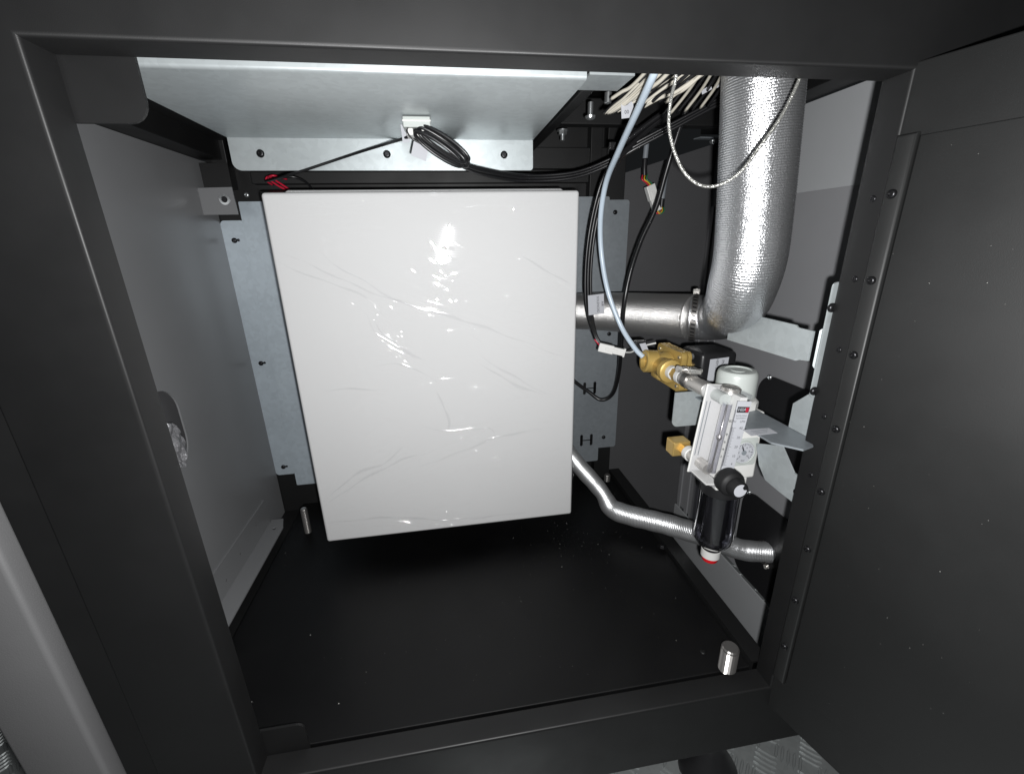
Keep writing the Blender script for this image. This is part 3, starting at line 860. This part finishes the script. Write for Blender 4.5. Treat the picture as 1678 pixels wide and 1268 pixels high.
tag(tl, "white paper label on the black cables in front of the foil pipe", "label")
q = Vector((0.2323, 0.3228, 0.3980))
text("AIR", .0052, q + Vector((.0040, 0, .001)), (.08, 0, -1), (1, 0, .08), tl, INK)
text("SOLENOID", .0052, q + Vector((-.0030, 0, 0)), (.08, 0, -1), (1, 0, .08), tl, INK)

# harness of flat-lying leads under the cabinet top
hs = thing("wire_harness", "dense harness of cream and black wires under the cabinet top", "wire harness", (0.2579, 0.2600, 0.6458))
A = [(0.1750, 0.1850, 0.6159), (0.2478, 0.1250, 0.6383)]
for k in range(26):
    f = k / 25
    la_ = Vector((0.1785, 0.1950, 0.6178)).lerp(Vector((0.2188, 0.1850, 0.6221)), f) if k % 3 else Vector((0.1812, 0.1750, 0.6265)).lerp(Vector((0.2427, 0.1750, 0.6244)), f)
    rb_ = Vector((0.1981, 0.1150, 0.6392)).lerp(Vector((0.2628, 0.1350, 0.6420)), f)
    mid = la_.lerp(rb_, .5) + Vector((random.uniform(-.004, .004), random.uniform(-.01, .01), random.uniform(-.004, .003)))
    obj("wire", tube([la_, la_.lerp(mid, .5) + Vector((0, 0, random.uniform(-.002, .002))), mid, rb_], random.uniform(.0013, .0021), 7, 6), CREAMW if k % 5 not in (1, 3) else CABLE, hs, smooth=True)
for k in range(7):
    f = k / 6
    la_ = Vector((0.2518, 0.2050, 0.6196)).lerp(Vector((0.3053, 0.2050, 0.6293)), f); rb_ = Vector((0.2533, 0.1450, 0.6419)).lerp(Vector((0.2882, 0.1450, 0.6429)), f)
    obj("wire", tube([la_, la_.lerp(rb_, .5) + Vector((.003, 0, .002)), rb_], .0016, 7, 6), CREAMW if k % 2 else CABLE, hs, smooth=True)
for a, b, w in (((0.2476, 0.1650, 0.6340), (0.2545, 0.1550, 0.6380), .006), ((0.2790, 0.1750, 0.6338), (0.2893, 0.1750, 0.6389), .004), ((0.2933, 0.1750, 0.6395), (0.3011, 0.1750, 0.6430), .004)):
    a = Vector(a); b = Vector(b)
    obj("tag", plate(rrect(0, (b - a).length, -w / 2, w / 2), .0003, a, b - a, (-(b - a).z, 0, (b - a).x)), PAPER, hs)
obj("tape_wrap", tube([(0.2089, 0.1800, 0.6158), (0.2139, 0.1750, 0.6255), (0.2136, 0.1650, 0.6359)], .006, 10), BLKPL, hs, smooth=True)
tg2 = tag(obj("wire_tag", plate(rrect(-.0065, .0065, -.008, .008), .0003, (0.1987, 0.1750, 0.6176), (1, 0, .12), (-.1, 0, 1)), PAPER), "white square label hanging from the wire harness behind the blue tube", "label")
text("00", .005, Vector((0.1978, 0.1740, 0.6146)), (1, 0, .12), (-.1, 0, 1), tg2, INK)
for k, (a, b, c) in enumerate(((((0.2457, 0.3000, 0.6109)), ((0.2892, 0.2900, 0.6406)), ((0.3594, 0.2700, 0.6828))), (((0.2384, 0.3000, 0.5914)), ((0.2865, 0.3000, 0.6325)), ((0.3537, 0.2800, 0.6826))))):
    cable("black_cable", [a, b, c], .004, CABLE, ("upper", "lower")[k] + " of two thick black cables in the dark behind the blue tube", group="dark cables behind the blue tube")
pb = thing("pan_bracket", "small flat steel lug with a screw left of the big foil duct", "bracket", (0.4517, 0.4500, 0.6439))
obj("lug", plate([(-.022, -.006), (.014, -.006), (.016, .006), (-.018, .008)], .0015, (0.4492, 0.4374, 0.6450), (1, 0, 0), (0, -1, 0)), GALVD, pb)
screw((0.4574, 0.4360, 0.6430), (0, 0, -1), pb, .005, ZINC, h=.005)

# ================================================================ FOIL DUCTS
def corr(base, amp, pitch, step, f0=0.0, f1=1.0):
    k = 2 * math.pi * step / pitch
    def r(i, f):
        e = max(0, min(1, (f - f0) / .03)) * max(0, min(1, (f1 - f) / .03))
        return base + amp * math.sin(i * k) * e
    return r
step = .00055
path = resample(spline([(0.2908, 0.1000, 0.6547), (0.2930, 0.1000, 0.6233), (0.2981, 0.1000, 0.5703), (0.3028, 0.1000, 0.5178), (0.3068, 0.1020, 0.4722), (0.3129, 0.1150, 0.4419), (0.3309, 0.1450, 0.4207), (0.3677, 0.2050, 0.3998), (0.3922, 0.2580, 0.3830), (0.3905, 0.2870, 0.3757), (0.3766, 0.2970, 0.3757), (0.3709, 0.3010, 0.3753)], 20), step)
big = thing("foil_duct", "large corrugated foil duct dropping from the top and bending left", "duct", (0.3365, 0.1500, 0.3721))
nb = len(path)
def rbig(i, f):
    c = .00030 * math.sin(i * 2 * math.pi * step / .0021)
    e = 1 - .8 * max(0, min(1, (f - .70) / .12))
    return .0338 - .0004 * f + c * e
obj("duct_body", sweep(path, rbig, 72, cap=False), FOIL, big, smooth=True)
path2 = resample(spline([(0.3715, 0.2920, 0.3767), (0.3639, 0.3030, 0.3763), (0.3337, 0.3300, 0.3763), (0.2872, 0.3650, 0.3770), (0.2253, 0.4000, 0.3767), (0.1965, 0.4120, 0.3773)], 16), .004)
hp = thing("foil_pipe", "horizontal foil-wrapped pipe running from the duct bend behind the white box", "pipe", (0.3132, 0.3700, 0.3411))
obj("pipe_body", sweep(path2, lambda i, f: .0345 - .0050 * f, 56, cap=True), FOILW, hp, smooth=True)

def hose_clamp(name, c, axis, r, label, w=.0085, screw_dir=(0, 0, 1), hs=1.0):
    """worm drive clamp: slotted band, housing, screw"""
    t = thing(name, label, "hose clamp", c)
    u, v, a = frame_for(axis)
    c = Vector(c)
    seg = 72
    bm = bmesh.new()
    ring = []
    for (rr, hh) in ((r, -w / 2), (r + .0011, -w / 2), (r + .0011, w / 2), (r, w / 2)):
        ring.append([bm.verts.new(c + a * hh + (u * math.cos(2 * math.pi * k / seg) + v * math.sin(2 * math.pi * k / seg)) * rr) for k in range(seg)])
    for i in range(4):
        for k in range(seg):
            bm.faces.new((ring[i][k], ring[i][(k + 1) % seg], ring[(i + 1) % 4][(k + 1) % seg], ring[(i + 1) % 4][k]))
    bmesh.ops.recalc_face_normals(bm, faces=list(bm.faces))
    obj("band", bm, BANDM, t, auto=40)
    sl = bmesh.new()
    for k in range(0, seg, 2):
        th = 2 * math.pi * (k + .5) / seg
        d = u * math.cos(th) + v * math.sin(th); tt = -u * math.sin(th) + v * math.cos(th)
        ww = math.pi * r / seg * .75
        q = [sl.verts.new(c + d * (r + .00125) + a * (s1 * w * .33) + tt * (s2 * ww + s1 * .0006)) for s1, s2 in ((-1, -1), (1, -1), (1, 1), (-1, 1))]
        sl.faces.new(q)
    obj("slots", sl, SCREWB, t)
    sd = Vector(screw_dir); sd = (sd - a * sd.dot(a)).normalized(); tt = a.cross(sd)
    M = Matrix((tt, a, sd)).transposed().to_4x4(); M.translation = c + sd * (r + .001)
    hb = box(-.007 * hs, .007 * hs, -w * .6, w * .6, 0, .0062, .0012); hb.transform(M)
    obj("screw_housing", hb, STEEL, t)
    sb = cyl((-.010 * hs, 0, .0036), (.012 * hs, 0, .0036), .0026, 12, .0004); sb.transform(M)
    hx = lathe([(.0042, 0), (.0042, .004)], (.0115 * hs, 0, .0036), (1, 0, 0), 6); hx.transform(M)
    obj("worm_screw", join(sb, hx), STEEL, t)
    return t
cp = Vector((0.3745, 0.2985, 0.3755)); ax_ = Vector((0.3622, 0.3070, 0.3757)) - Vector((0.3828, 0.2940, 0.3759))
hose_clamp("hose_clamp", cp, ax_, .0352, "slotted steel hose clamp where the large duct meets the horizontal pipe", screw_dir=(.3, .2, 1))

hpath = [(0.2014, 0.3950, 0.1262), (0.2222, 0.3720, 0.0980), (0.2437, 0.3500, 0.0738), (0.2547, 0.3340, 0.0607), (0.2603, 0.3260, 0.0498), (0.2658, 0.3180, 0.0392), (0.2764, 0.3070, 0.0351), (0.2987, 0.2880, 0.0352), (0.3389, 0.2570, 0.0371), (0.3875, 0.2430, 0.0224), (0.4378, 0.2380, -0.0019), (0.4687, 0.2310, -0.0134), (0.4939, 0.2220, -0.0137), (0.5102, 0.2155, -0.0121)]
step2 = .0007
hp2 = resample(spline(hpath, 14), step2)
sh = thing("foil_hose", "thin corrugated foil hose running from the box to the right wall", "hose", (0.3765, 0.3150, -0.0396))
def rh(i, f):
    kink = math.exp(-((f - .26) / .045) ** 2)
    return (.0148 if f < .2 else .0148 + min(1, (f - .2) / .15) * .0022) * (1 - .12 * kink) + .00032 * math.sin(i * 2 * math.pi * step2 / .0026) * min(1, max(.15, (f - .3) / .1)) + .0003 * math.sin(f * 90)
obj("hose_body", sweep(hp2, rh, 48, cap=True), FOILH, sh, smooth=True)
e0 = Vector((0.5102, 0.2155, -0.0121)); e1 = Vector((0.5047, 0.2220, -0.0165))
hose_clamp("hose_clamp", e1, e0 - Vector((0.4995, 0.2280, -0.0194)), .0184, "small steel hose clamp at the right end of the thin foil hose", w=.007, screw_dir=(-.1, -.3, -1))
sp = tag(obj("wall_spigot", cyl(e0 - (e0 - e1) * .2, e0 + (e0 - e1).normalized() * .03, .0150, 28), ZINC, smooth=True), "metal spigot on the black cover plate that the thin hose fits", "spigot")

# ================================================================ BRACKETS ON THE HINGE POST
st = thing("post_strap", "galvanised strap bracket behind the bend of the large duct", "bracket", (.336, .07, .35))
obj("strap", plate([(.038, .378), (.048, .3765), (.052, .3745), (.16, .3725), (.16, .4085), (.060, .4085), (.057, .4065), (.038, .4065)], .0016, (.338, 0, 0), (0, 1, 0), (0, 0, 1)), GALV, st)
obj("strap_bend", plate([(.0005, .352), (.0165, .374), (.0165, .4075), (.0005, .424)], .0016, (.3535, .0262, 0), Vector((-.0155, .0118, 0)), (0, 0, 1)), GALV, st)
obj("mount_strip", plate(rrect(.335, .362, .345, .452, .004), .0016, (0, .0258, 0), (1, 0, 0), (0, 0, 1)), GALV, st)
screw((.3375, .0258, .430), (0, -1, 0), st, .0042, h=.003)
screw((.3375, .0258, .352), (0, -1, 0), st, .0042, h=.003)

sf = thing("shelf_bracket", "galvanised shelf bracket with white sticker carrying the regulator", "bracket", (.31, .08, .23))
shp = [(.3215, .0075), (.3365, .0125), (.3465, .030), (.3465, .165), (.3035, .165), (.3035, .0268)]
obj("shelf", plate(shp, .0018, (0, 0, .3015), (1, 0, 0), (0, 1, 0)), GALVD, sf)
obj("shelf_tab", plate([(.012, .3020), (.0545, .3020), (.0545, .328), (.036, .346), (.012, .346)], .0018, (.3470, 0, 0), (0, 1, 0), (0, 0, 1)), GALV, sf)
scb = screw((.3450, .0195, .318), (-1, 0, 0), sf, .0042, h=.003)
obj("lower_web", plate([(0.3500, 0.0987, 0.2614)[1:], (0.3500, 0.0881, 0.2382)[1:], (0.3500, 0.0752, 0.2263)[1:], (0.3500, 0.0521, 0.2245)[1:], (0.3500, 0.0294, 0.2239)[1:], (0.3500, 0.0297, 0.2550)[1:], (0.3500, 0.0397, 0.2558)[1:], (0.3500, 0.0610, 0.2766)[1:]], .0018, (.350, 0, 0), (0, 1, 0), (0, 0, 1)), GALV, sf)
screw((0.3495, 0.0314, 0.2375), (-1, 0, 0), sf, .004, h=.003)
obj("rear_tab", plate(rrect(.276, .312, .262, .3085, rs=(.007, 0, 0, 0)), .0018, (0, .160, 0), (1, 0, 0), (0, 0, 1)), GALV, sf)
stk = obj("sticker", plate([(0.2952, 0.0578, 0.3018)[:2], (0.2940, 0.0429, 0.3018)[:2], (0.3241, 0.0441, 0.3018)[:2], (0.3242, 0.0564, 0.3018)[:2]], .0002, (0, 0, .3018), (1, 0, 0), (0, 1, 0)), PAPER, sf)
a = Vector((0.3164, 0.0500, 0.3019)); b = Vector((0.3049, 0.0494, 0.3019))
dirn = (a - b).normalized(); up = Vector((0, 0, 1)).cross(dirn)
for k in range(3):
    m0 = a.lerp(b, .5) + up * (.003 - .003 * k)
    bm = plate(rrect(-.010, .010 - .003 * k, -.0004, .0004), .00005, m0 + Vector((0, 0, .00005)), dirn, up)
    obj("printed_line", bm, GREYW, stk)

# ================================================================ FILTER REGULATOR on the shelf
fx, fy = .3315, .1260
fr = thing("filter_regulator", "white air filter regulator with clear bowl and round dial under the shelf", "regulator", (fx, fy, .076))
def L(prof, m, name, parent=fr, seg=36, auto=35, cap=True, x=fx, y=fy):
    return obj(name, lathe(prof, (x, y, 0), (0, 0, 1), seg, cap), m, parent, auto=auto)
knob = L([(.0195, .313), (.0222, .3145), (.0222, .339), (.0212, .3425), (.0195, .3445), (.0150, .3450), (.0145, .3438), (.0080, .3436), (.0070, .3444), (.001, .3444)], PLASG, "adjusting_knob")
L([(.0185, .3015), (.0185, .313)], PLASW, "bonnet")
L([(.0262, .3018), (.0262, .309), (.0235, .3115), (.0185, .3115)], PLASW, "ring_nut", seg=14, auto=20)
body = obj("body", join(box(fx - .024, fx + .024, fy - .025, fy + .025, .214, .2995, .0022), box(fx - .024, fx + .016, fy - .0245, fy + .02, .200, .216, .002)), PLASW, fr)
L([(.019, .186), (.0225, .189), (.0225, .2005)], PLASW, "bowl_collar")
# dial
gc = Vector((0.3343, 0.0995, 0.2507))
gz = obj("gauge_cover", plate(rrect(gc.x - .0170, gc.x + .0180, gc.z - .0180, gc.z + .0175, .003), .002, (0, fy - .0262, 0), (1, 0, 0), (0, 0, 1), bev=.0008), PLASG, fr)
gy = fy - .0264
gd = obj("dial_face", lathe([(.0132, 0), (.0132, .0012)], (gc.x, gy, gc.z), (0, -1, 0), 36), PAPER, fr)
obj("dial_rim", lathe([(.0132, 0), (.0146, 0), (.0146, .0022), (.0136, .0026), (.0132, .0016)], (gc.x, gy, gc.z), (0, -1, 0), 36, cap=False), PLASG, fr, auto=40)
tk = bmesh.new()
for k in range(25):
    th = R(225 - 270 * k / 24)
    d = Vector((math.cos(th), 0, math.sin(th))); t_ = Vector((-math.sin(th), 0, math.cos(th)))
    r0 = .0085 if k % 4 == 0 else .0102
    w = .00034
    c = Vector((gc.x, gy - .0013, gc.z))
    tk.faces.new([tk.verts.new(c + d * r0 - t_ * w), tk.verts.new(c + d * .0118 - t_ * w), tk.verts.new(c + d * .0118 + t_ * w), tk.verts.new(c + d * r0 + t_ * w)][::-1])
obj("dial_marks", tk, INK, gd)
for k, s in enumerate(("0", "2", "4", "6", "8", "10")):
    th = R(225 - 270 * k / 5)
    text(s, .0036, (gc.x + math.cos(th) * .0068, gy - .00135, gc.z + math.sin(th) * .0068), (1, 0, 0), (0, 0, 1), gd, INK)
text("bar", .0038, (gc.x, gy - .00135, gc.z - .0100), (1, 0, 0), (0, 0, 1), gd, INK)
obj("needle", plate([(-.0012, -.002), (.0012, -.002), (.0004, .010), (-.0004, .010)], .0003, (gc.x, gy - .0018, gc.z), (.94, 0, .34), (-.34, 0, .94)), INK, fr)
obj("needle_hub", lathe([(.0030, 0), (.0030, .0010)], (gc.x, gy - .0012, gc.z), (0, -1, 0), 20), GREYW, fr)
# clear bowl
bw = L([(.0242, .196), (.0242, .118), (.0230, .110), (.0190, .1035), (.0110, .1015), (.0105, .1028), (.0180, .1052), (.0208, .1120), (.0215, .119), (.0215, .196)], BOWLC, "clear_bowl", cap=False, auto=60)
L([(.0135, .113), (.0150, .116), (.0150, .150), (.0142, .152), (.0142, .186), (.0165, .188)], RUBBER, "filter_element")
L([(.0242, .184), (.0252, .185), (.0252, .1965), (.0242, .1975)], BLKPL, "bowl_guard")
L([(.0105, .094), (.0125, .0955), (.0125, .1045), (.010, .1065)], BLKPL, "drain_nut")
L([(.0112, .0820), (.0122, .0830), (.0122, .0938), (.010, .0942)], PLASW, "drain_collar")
L([(.0080, .0755), (.0095, .0760), (.0100, .0770), (.0100, .0822)], RED, "drain_button")

# ================================================================ FLOW METER
tilt = R(6)
FU = Vector((math.cos(tilt), 0, -math.sin(tilt))); FV = Vector((math.sin(tilt), 0, math.cos(tilt))); FD = Vector((0, -1, 0))
FOo = Vector((.2655, .1000, .2330))
def F(a, b, c): return FOo + FU * a + FV * b + FD * c
FM = Matrix((FU, FD * -1, FV)).transposed().to_4x4(); FM.translation = FOo      # local x = a, y = -c, z = b
def fbox(a0, a1, b0, b1, c0, c1, bev=0): 
    bm = box(a0, a1, -c1, -c0, b0, b1, bev); bm.transform(FM); return bm
def flath(prof, a, c, b0=0, seg=24, cap=True):
    bm = lathe(prof, (a, -c, b0), (0, 0, 1), seg, cap); bm.transform(FM); return bm
W, Hh, Dp = .0285, .1075, .0385
fmr = thing("flow_meter", "clear acrylic flow meter block with printed scale in front of the regulator", "flow meter", F(W / 2, 0, Dp / 2))
obj("acrylic_block", fbox(0, W, 0, Hh, .0022, Dp, .0016), ACRYL, fmr)
obj("back_plate", fbox(-.0004, W + .0004, 0, Hh, 0, .0018, .0005), PLASW, fmr)
obj("side_plate", fbox(W * .66, W - .0018, .004, Hh - .004, .006, .0330, .0004), PLASW, fmr)
obj("bottom_plate", fbox(.0020, W * .64, .0018, .0035, .004, Dp - .004, .0003), PLASW, fmr)
for a0 in (.0030, .0072):
    obj("groove", fbox(a0, a0 + .0007, .022, .088, .0019, .0024), GREYW, fmr)
obj("bore", join(flath([(.0050, .013), (.0050, .094)], .0118, .0245, cap=True)), BOWLC, fmr, auto=40)
obj("guide_rod", flath([(.0008, .012), (.0008, .094)], .0118, .0245, seg=8), STEEL, fmr, smooth=True)
obj("float", flath([(.0010, .050), (.0028, .0535), (.0028, .0555), (.0014, .058)], .0118, .0245, seg=16), STEEL, fmr, auto=40)
capm = obj("top_cap", flath([(.0098, Hh - .0005), (.0098, Hh + .0028), (.0088, Hh + .0034), (.0086, Hh + .0030), (.0005, Hh + .0030)], .0140, .0215, seg=30), STEEL, fmr, auto=40)
for b in (.096, .013):
    bm = lathe([(.0066, 0), (.0066, .017)], (.0118, -.0022, b), (0, -1, 0), 24); bm.transform(FM)
    obj("port_insert", bm, PLASG if b > .05 else STEEL, fmr, auto=40)
bm = lathe([(.0050, 0), (.0050, .012)], (W - .006, -Dp + .001, .094), (0, -1, 0), 18); bm.transform(FM)
# printed scale on the front face
fc = Dp + .00025
sc_ = obj("scale_panel", fbox(W * .40, W - .0012, .016, Hh - .006, Dp + .00002, Dp + .0002), PAPER, fmr)
mk = bmesh.new()
def rect(bm, a0, a1, b0, b1, c):
    q = [bm.verts.new(F(a, b, c)) for a, b in ((a0, b0), (a1, b0), (a1, b1), (a0, b1))]
    bm.faces.new(q)
for k in range(37):
    b = .0285 + k * .0012
    ln = .0046 if k % 9 == 0 else (.0034 if k % 3 == 0 else .0026)
    rect(mk, W * .44, W * .44 + ln, b - .00016, b + .00016, fc)
rect(mk, W * .43, W * .43 + .0005, .0275, .0735, fc)
rect(mk, W * .405, W * .425, .020, .092, fc)
obj("scale_marks", mk, INK, sc_)
for s, b in (("40", .0717), ("30", .0609), ("20", .0501), ("10", .0393), ("4", .0300)):
    text(s, .0040, F(W * .80, b, fc), FU, FV, sc_, INK)
for s, b in (("8", .064), ("6", .0555), ("4", .047), ("2", .0385)):
    text(s, .0036, F(W * .30, b, fc), FU, FV, sc_, INK)
text("LPM", .0034, F(W * .80, .079, fc), FU, FV, sc_, INK)
text("SCFH", .0034, F(W * .40, .079, fc), FU, FV, sc_, INK)
text("INSTRUMENT", .0022, F(W * .70, .0855, fc), FU, FV, sc_, INK)
text("EQUIPMENT", .0022, F(W * .70, .0828, fc), FU, FV, sc_, INK)
lb = bmesh.new(); rect(lb, W * .46, W * .94, .0890, .0955, fc); obj("logo_plate", lb, INK, sc_)
text("HIIA", .0050, F(W * .66, .0922, fc + .0001), FU, FV, sc_, PAPER)
lr = bmesh.new(); rect(lr, W * .80, W * .92, .0898, .0946, fc + .00012); obj("logo_patch", lr, INKR, sc_)
# control knob at the bottom front
kc = Vector((0.2698, 0.0600, 0.2526))
kz = F(.0150, .0160, Dp)
obj("valve_nut", lathe([(.0062, 0), (.0062, .006)], kz, FD, 6), STEEL, fmr)
kn = obj("control_knob", lathe([(.0120, .006), (.0135, .0072), (.0140, .0095), (.0140, .0180), (.0130, .0198), (.0098, .0215), (.0092, .0300), (.0088, .0310), (.0078, .0310), (.0076, .0303), (.0005, .0303)], kz, FD, 36), MATTE, fmr, auto=35)
obj("knob_disc", plate([(.0070 * math.cos(R(a)), .0070 * math.sin(R(a))) for a in range(60, 370, 12)] + [(.0035 * math.cos(R(a)), .0035 * math.sin(R(a))) for a in (8, 30, 55)], .0004, kz + FD * .0310, (1, 0, 0), (0, 0, 1)), PAPER, kn)

# ================================================================ BRASS VALVE
bx, by, bz = .2980, .2275, .3220
bv = thing("brass_valve", "cast brass solenoid valve with bolted flange above the flow meter", "valve", (bx, by, bz - .035))
def lobes(y0, z0, hw, hh, rl):
    """flange outline: rounded lobes at the corners with waists between"""
    pts = []
    for (sy, sz, a0) in ((-1, -1, 180), (1, -1, 270), (1, 1, 0), (-1, 1, 90)):
        cy_, cz_ = y0 + sy * hw, z0 + sz * hh
        for k in range(9):
            a = R(a0 - 25 + 140 * k / 8)
            pts.append((cy_ + rl * math.cos(a), cz_ + rl * math.sin(a)))
    return pts
lobe = lobes(by, bz, .0265, .0200, .0075)
flg = plate(lobe, .0080, (bx + .010, 0, 0), (0, 1, 0), (0, 0, 1), bev=.0012)
bmesh.ops.recalc_face_normals(flg, faces=list(flg.faces))
obj("flange", flg, BRASS, bv, auto=40)
cvr = plate(lobe, .0058, (bx + .0166, 0, 0), (0, 1, 0), (0, 0, 1), bev=.0012)
obj("cover_flange", cvr, BRASS, bv, auto=40)
obj("valve_body", lathe([(.0215, 0), (.0215, .005), (.0190, .011), (.0150, .017), (.0085, .0198), (.001, .0200)], (bx + .0015, by, bz), (-1, 0, 0), 32), BRASS, bv, auto=45)
pa = Vector((bx - .014, by + .007, bz + .005))
obj("inlet_boss", lathe([(.0128, 0), (.0128, .012), (.0156, .0140), (.0156, .0290), (.0140, .0305), (.0100, .0305), (.0098, .024), (.001, .024)], pa + Vector((.014, 0, 0)), (-1, .05, .10), 32), BRASS, bv, auto=40)
obj("rib", box(bx - .018, bx - .004, by - .014, by + .012, bz - .016, bz - .004, .004, 3), BRASS, bv, smooth=True)
po = Vector((.2870, by - .012, bz + .003))
obj("outlet_boss", lathe([(.0135, -.004), (.0142, .010), (.0155, .0115), (.0155, .0200), (.0140, .0212), (.0088, .0212), (.0086, .014), (.001, .014)], po, (0, -1, 0), 32), BRASS, bv, auto=40)
for (sy, sz) in ((-1, -1), (1, -1), (1, 1), (-1, 1)):
    p = Vector((bx + .0166, by + sy * .0265, bz + sz * .0200))
    obj("flange_bolt", join(lathe([(.0040, 0), (.0040, .0045), (.0034, .0050), (.0020, .0050), (.0019, .003), (.0001, .003)], p, (1, 0, 0), 14)), ZINC, bv, auto=40)
    obj("bolt_end", lathe([(.0022, 0), (.0022, .0012)], p - Vector((.0146, 0, 0)), (-1, 0, 0), 12), ZINC, bv)
obj("core_tube", lathe([(.0105, 0), (.0105, .006), (.0085, .0065), (.0085, .014)], (bx + .0166, by, bz), (1, 0, 0), 28), ZINC, bv, auto=40)
obj("core_ring", lathe([(.0095, .0140), (.0095, .0165)], (bx + .0166, by, bz), (1, 0, 0), 28), BRASSM, bv, auto=40)

sc2 = thing("solenoid_coil", "black solenoid coil block with white paper label behind the regulator knob", "solenoid coil", (.358, .226, .293))
k0 = Vector((0.2984, 0.1720, 0.3648)); k1 = Vector((0.3625, 0.1720, 0.3075))
obj("coil_block", box(.3315, .3850, .2000, .2520, .2930, .3450, .006, 4), BLKPL, sc2, auto=30)
l0, l1, l2, l3 = (0.3442, 0.1995, 0.3368), (0.3714, 0.1995, 0.3384), (0.3697, 0.1995, 0.3015), (0.3433, 0.1995, 0.3034)
cl = obj("coil_label", plate([(p[0], p[2]) for p in (l3, l2, l1, l0)], .0003, (0, .1995, 0), (1, 0, 0), (0, 0, 1)), PAPER, sc2)
def lerp2(a, b, t): return Vector(a).lerp(Vector(b), t)
dn = (lerp2(l3, l2, .5) - lerp2(l0, l1, .5)).normalized(); rt = Vector((0, -1, 0)).cross(dn); rt = -rt if rt.x < 0 else rt
m0 = lerp2(lerp2(l0, l1, .5), lerp2(l3, l2, .5), .48) + Vector((0, -.0003, 0))
text("PNP-110", .0058, m0 + rt * .0050 - dn * .004, dn, rt, cl, INK)
text("CHEM SOLENOID", .0050, m0 - rt * .0030, dn, rt, cl, INK)
tcp = Vector((0.2713, 0.2580, 0.3460))
obj("terminal_clip", box(tcp.x - .009, tcp.x + .009, .254, .268, tcp.z - .007, tcp.z + .007, .001), BLKPL, sc2)
tg3 = tag(obj("wire_tag", plate(rrect(-.0045, .0045, -.0075, .0075), .0003, (0.2741, 0.2500, 0.3450), (.95, 0, .1), (-.45, 0, .9)), PAPER), "tiny white flag label above the brass valve's left port", "label")

# union between valve and flow meter
un = thing("hose_union", "steel hose union with clamp joining brass valve and flow meter", "hose union", (.273, .13, .32))
pA = po + Vector((0, -.0205, 0)); pB = F(.0118, .096, -.0002)
d = (pB - pA); Ln = d.length; dn_ = d.normalized()
def seg_(f0, f1, r, m, name, seg=24, ch=.0006): return obj(name, cyl(pA + d * f0, pA + d * f1, r, seg, ch), m, un, auto=40)
seg_(-.05, .10, .0092, TEFLON, "seal_tape")
seg_(.10, .22, .0088, BRASSM, "hex_nipple", 6)
seg_(.22, .31, .0090, TEFLON, "seal_tape")
seg_(.31, .88, .0088, STEEL, "sleeve")
seg_(.88, .96, .0088, TEFLON, "seal_tape")
seg_(.93, 1.0, .0080, STEEL, "nipple")
hose_clamp("hose_clamp", pA + d * .46, d, .0090, "small worm-drive clamp on the union beside the brass valve", w=.0120, screw_dir=(.15, 0, 1), hs=1.35)

be = thing("brass_elbow", "square brass elbow fitting behind the lower end of the flow meter", "fitting", (.27, .13, .235))
pL = F(.0118, .013, -.0002)
obj("elbow_block", box(pL.x - .0155, pL.x + .007, pL.y + .030, pL.y + .048, pL.z - .0085, pL.z + .0105, .0014), BRASSM, be)
obj("elbow_neck", cyl(pL + Vector((0, .031, 0)), pL + Vector((0, .023, 0)), .0085, 6), BRASSM, be)
obj("seal_tape", cyl(pL + Vector((0, .0235, 0)), pL + Vector((0, .0150, 0)), .0086, 24, .0006), TEFLON, be, auto=40)
obj("nipple", cyl(pL + Vector((0, .0155, 0)), pL + Vector((0, .0, 0)), .0074, 24, .0005), STEEL, be, auto=40)

# ================================================================ dust on the cabinet floor
ds = bmesh.new()
for k in range(230):
    if k < 70:
        x, y = random.gauss(.19, .035), random.gauss(.30, .05)
    else:
        x, y = random.uniform(-.30, .32), random.uniform(.05, .47)
    if not (-.3 < x < .33 and .04 < y < .48): continue
    s = random.choice((.0003, .0004, .0005, .0006, .0008)) if k < 70 else random.choice((.00025, .0003, .0004, .0004, .0007))
    q = [ds.verts.new((x + random.uniform(-s, s), y + random.uniform(-s, s), -.0008 + (s if i > 2 else 0))) for i in range(4)]
    for f in ((0, 1, 2), (0, 3, 1), (1, 3, 2), (2, 3, 0)): ds.faces.new([q[i] for i in f])
do = obj("floor_dust", ds, SPECK)
do["kind"] = "stuff"; do["label"] = "specks of pale dust on the black cabinet floor"; do["category"] = "dust"

# lint and paint dust on the open door's inner face
dd_ = bmesh.new()
for k in range(150):
    t, z = random.uniform(.012, .33), random.uniform(.05, .55)
    sz = random.choice((.0002, .00025, .0003, .0004))
    c = D(t, z, .01185)
    q = [dd_.verts.new(c + dv * random.uniform(-sz, sz) + Vector((0, 0, random.uniform(-sz, sz))) + nv * (sz * .5 if i > 2 else 0)) for i in range(4)]
    for f in ((0, 1, 2), (0, 3, 1), (1, 3, 2), (2, 3, 0)): dd_.faces.new([q[i] for i in f])
d2 = obj("door_dust", dd_, SPECK)
d2["kind"] = "stuff"; d2["label"] = "fine pale dust on the inside of the open door"; d2["category"] = "dust"
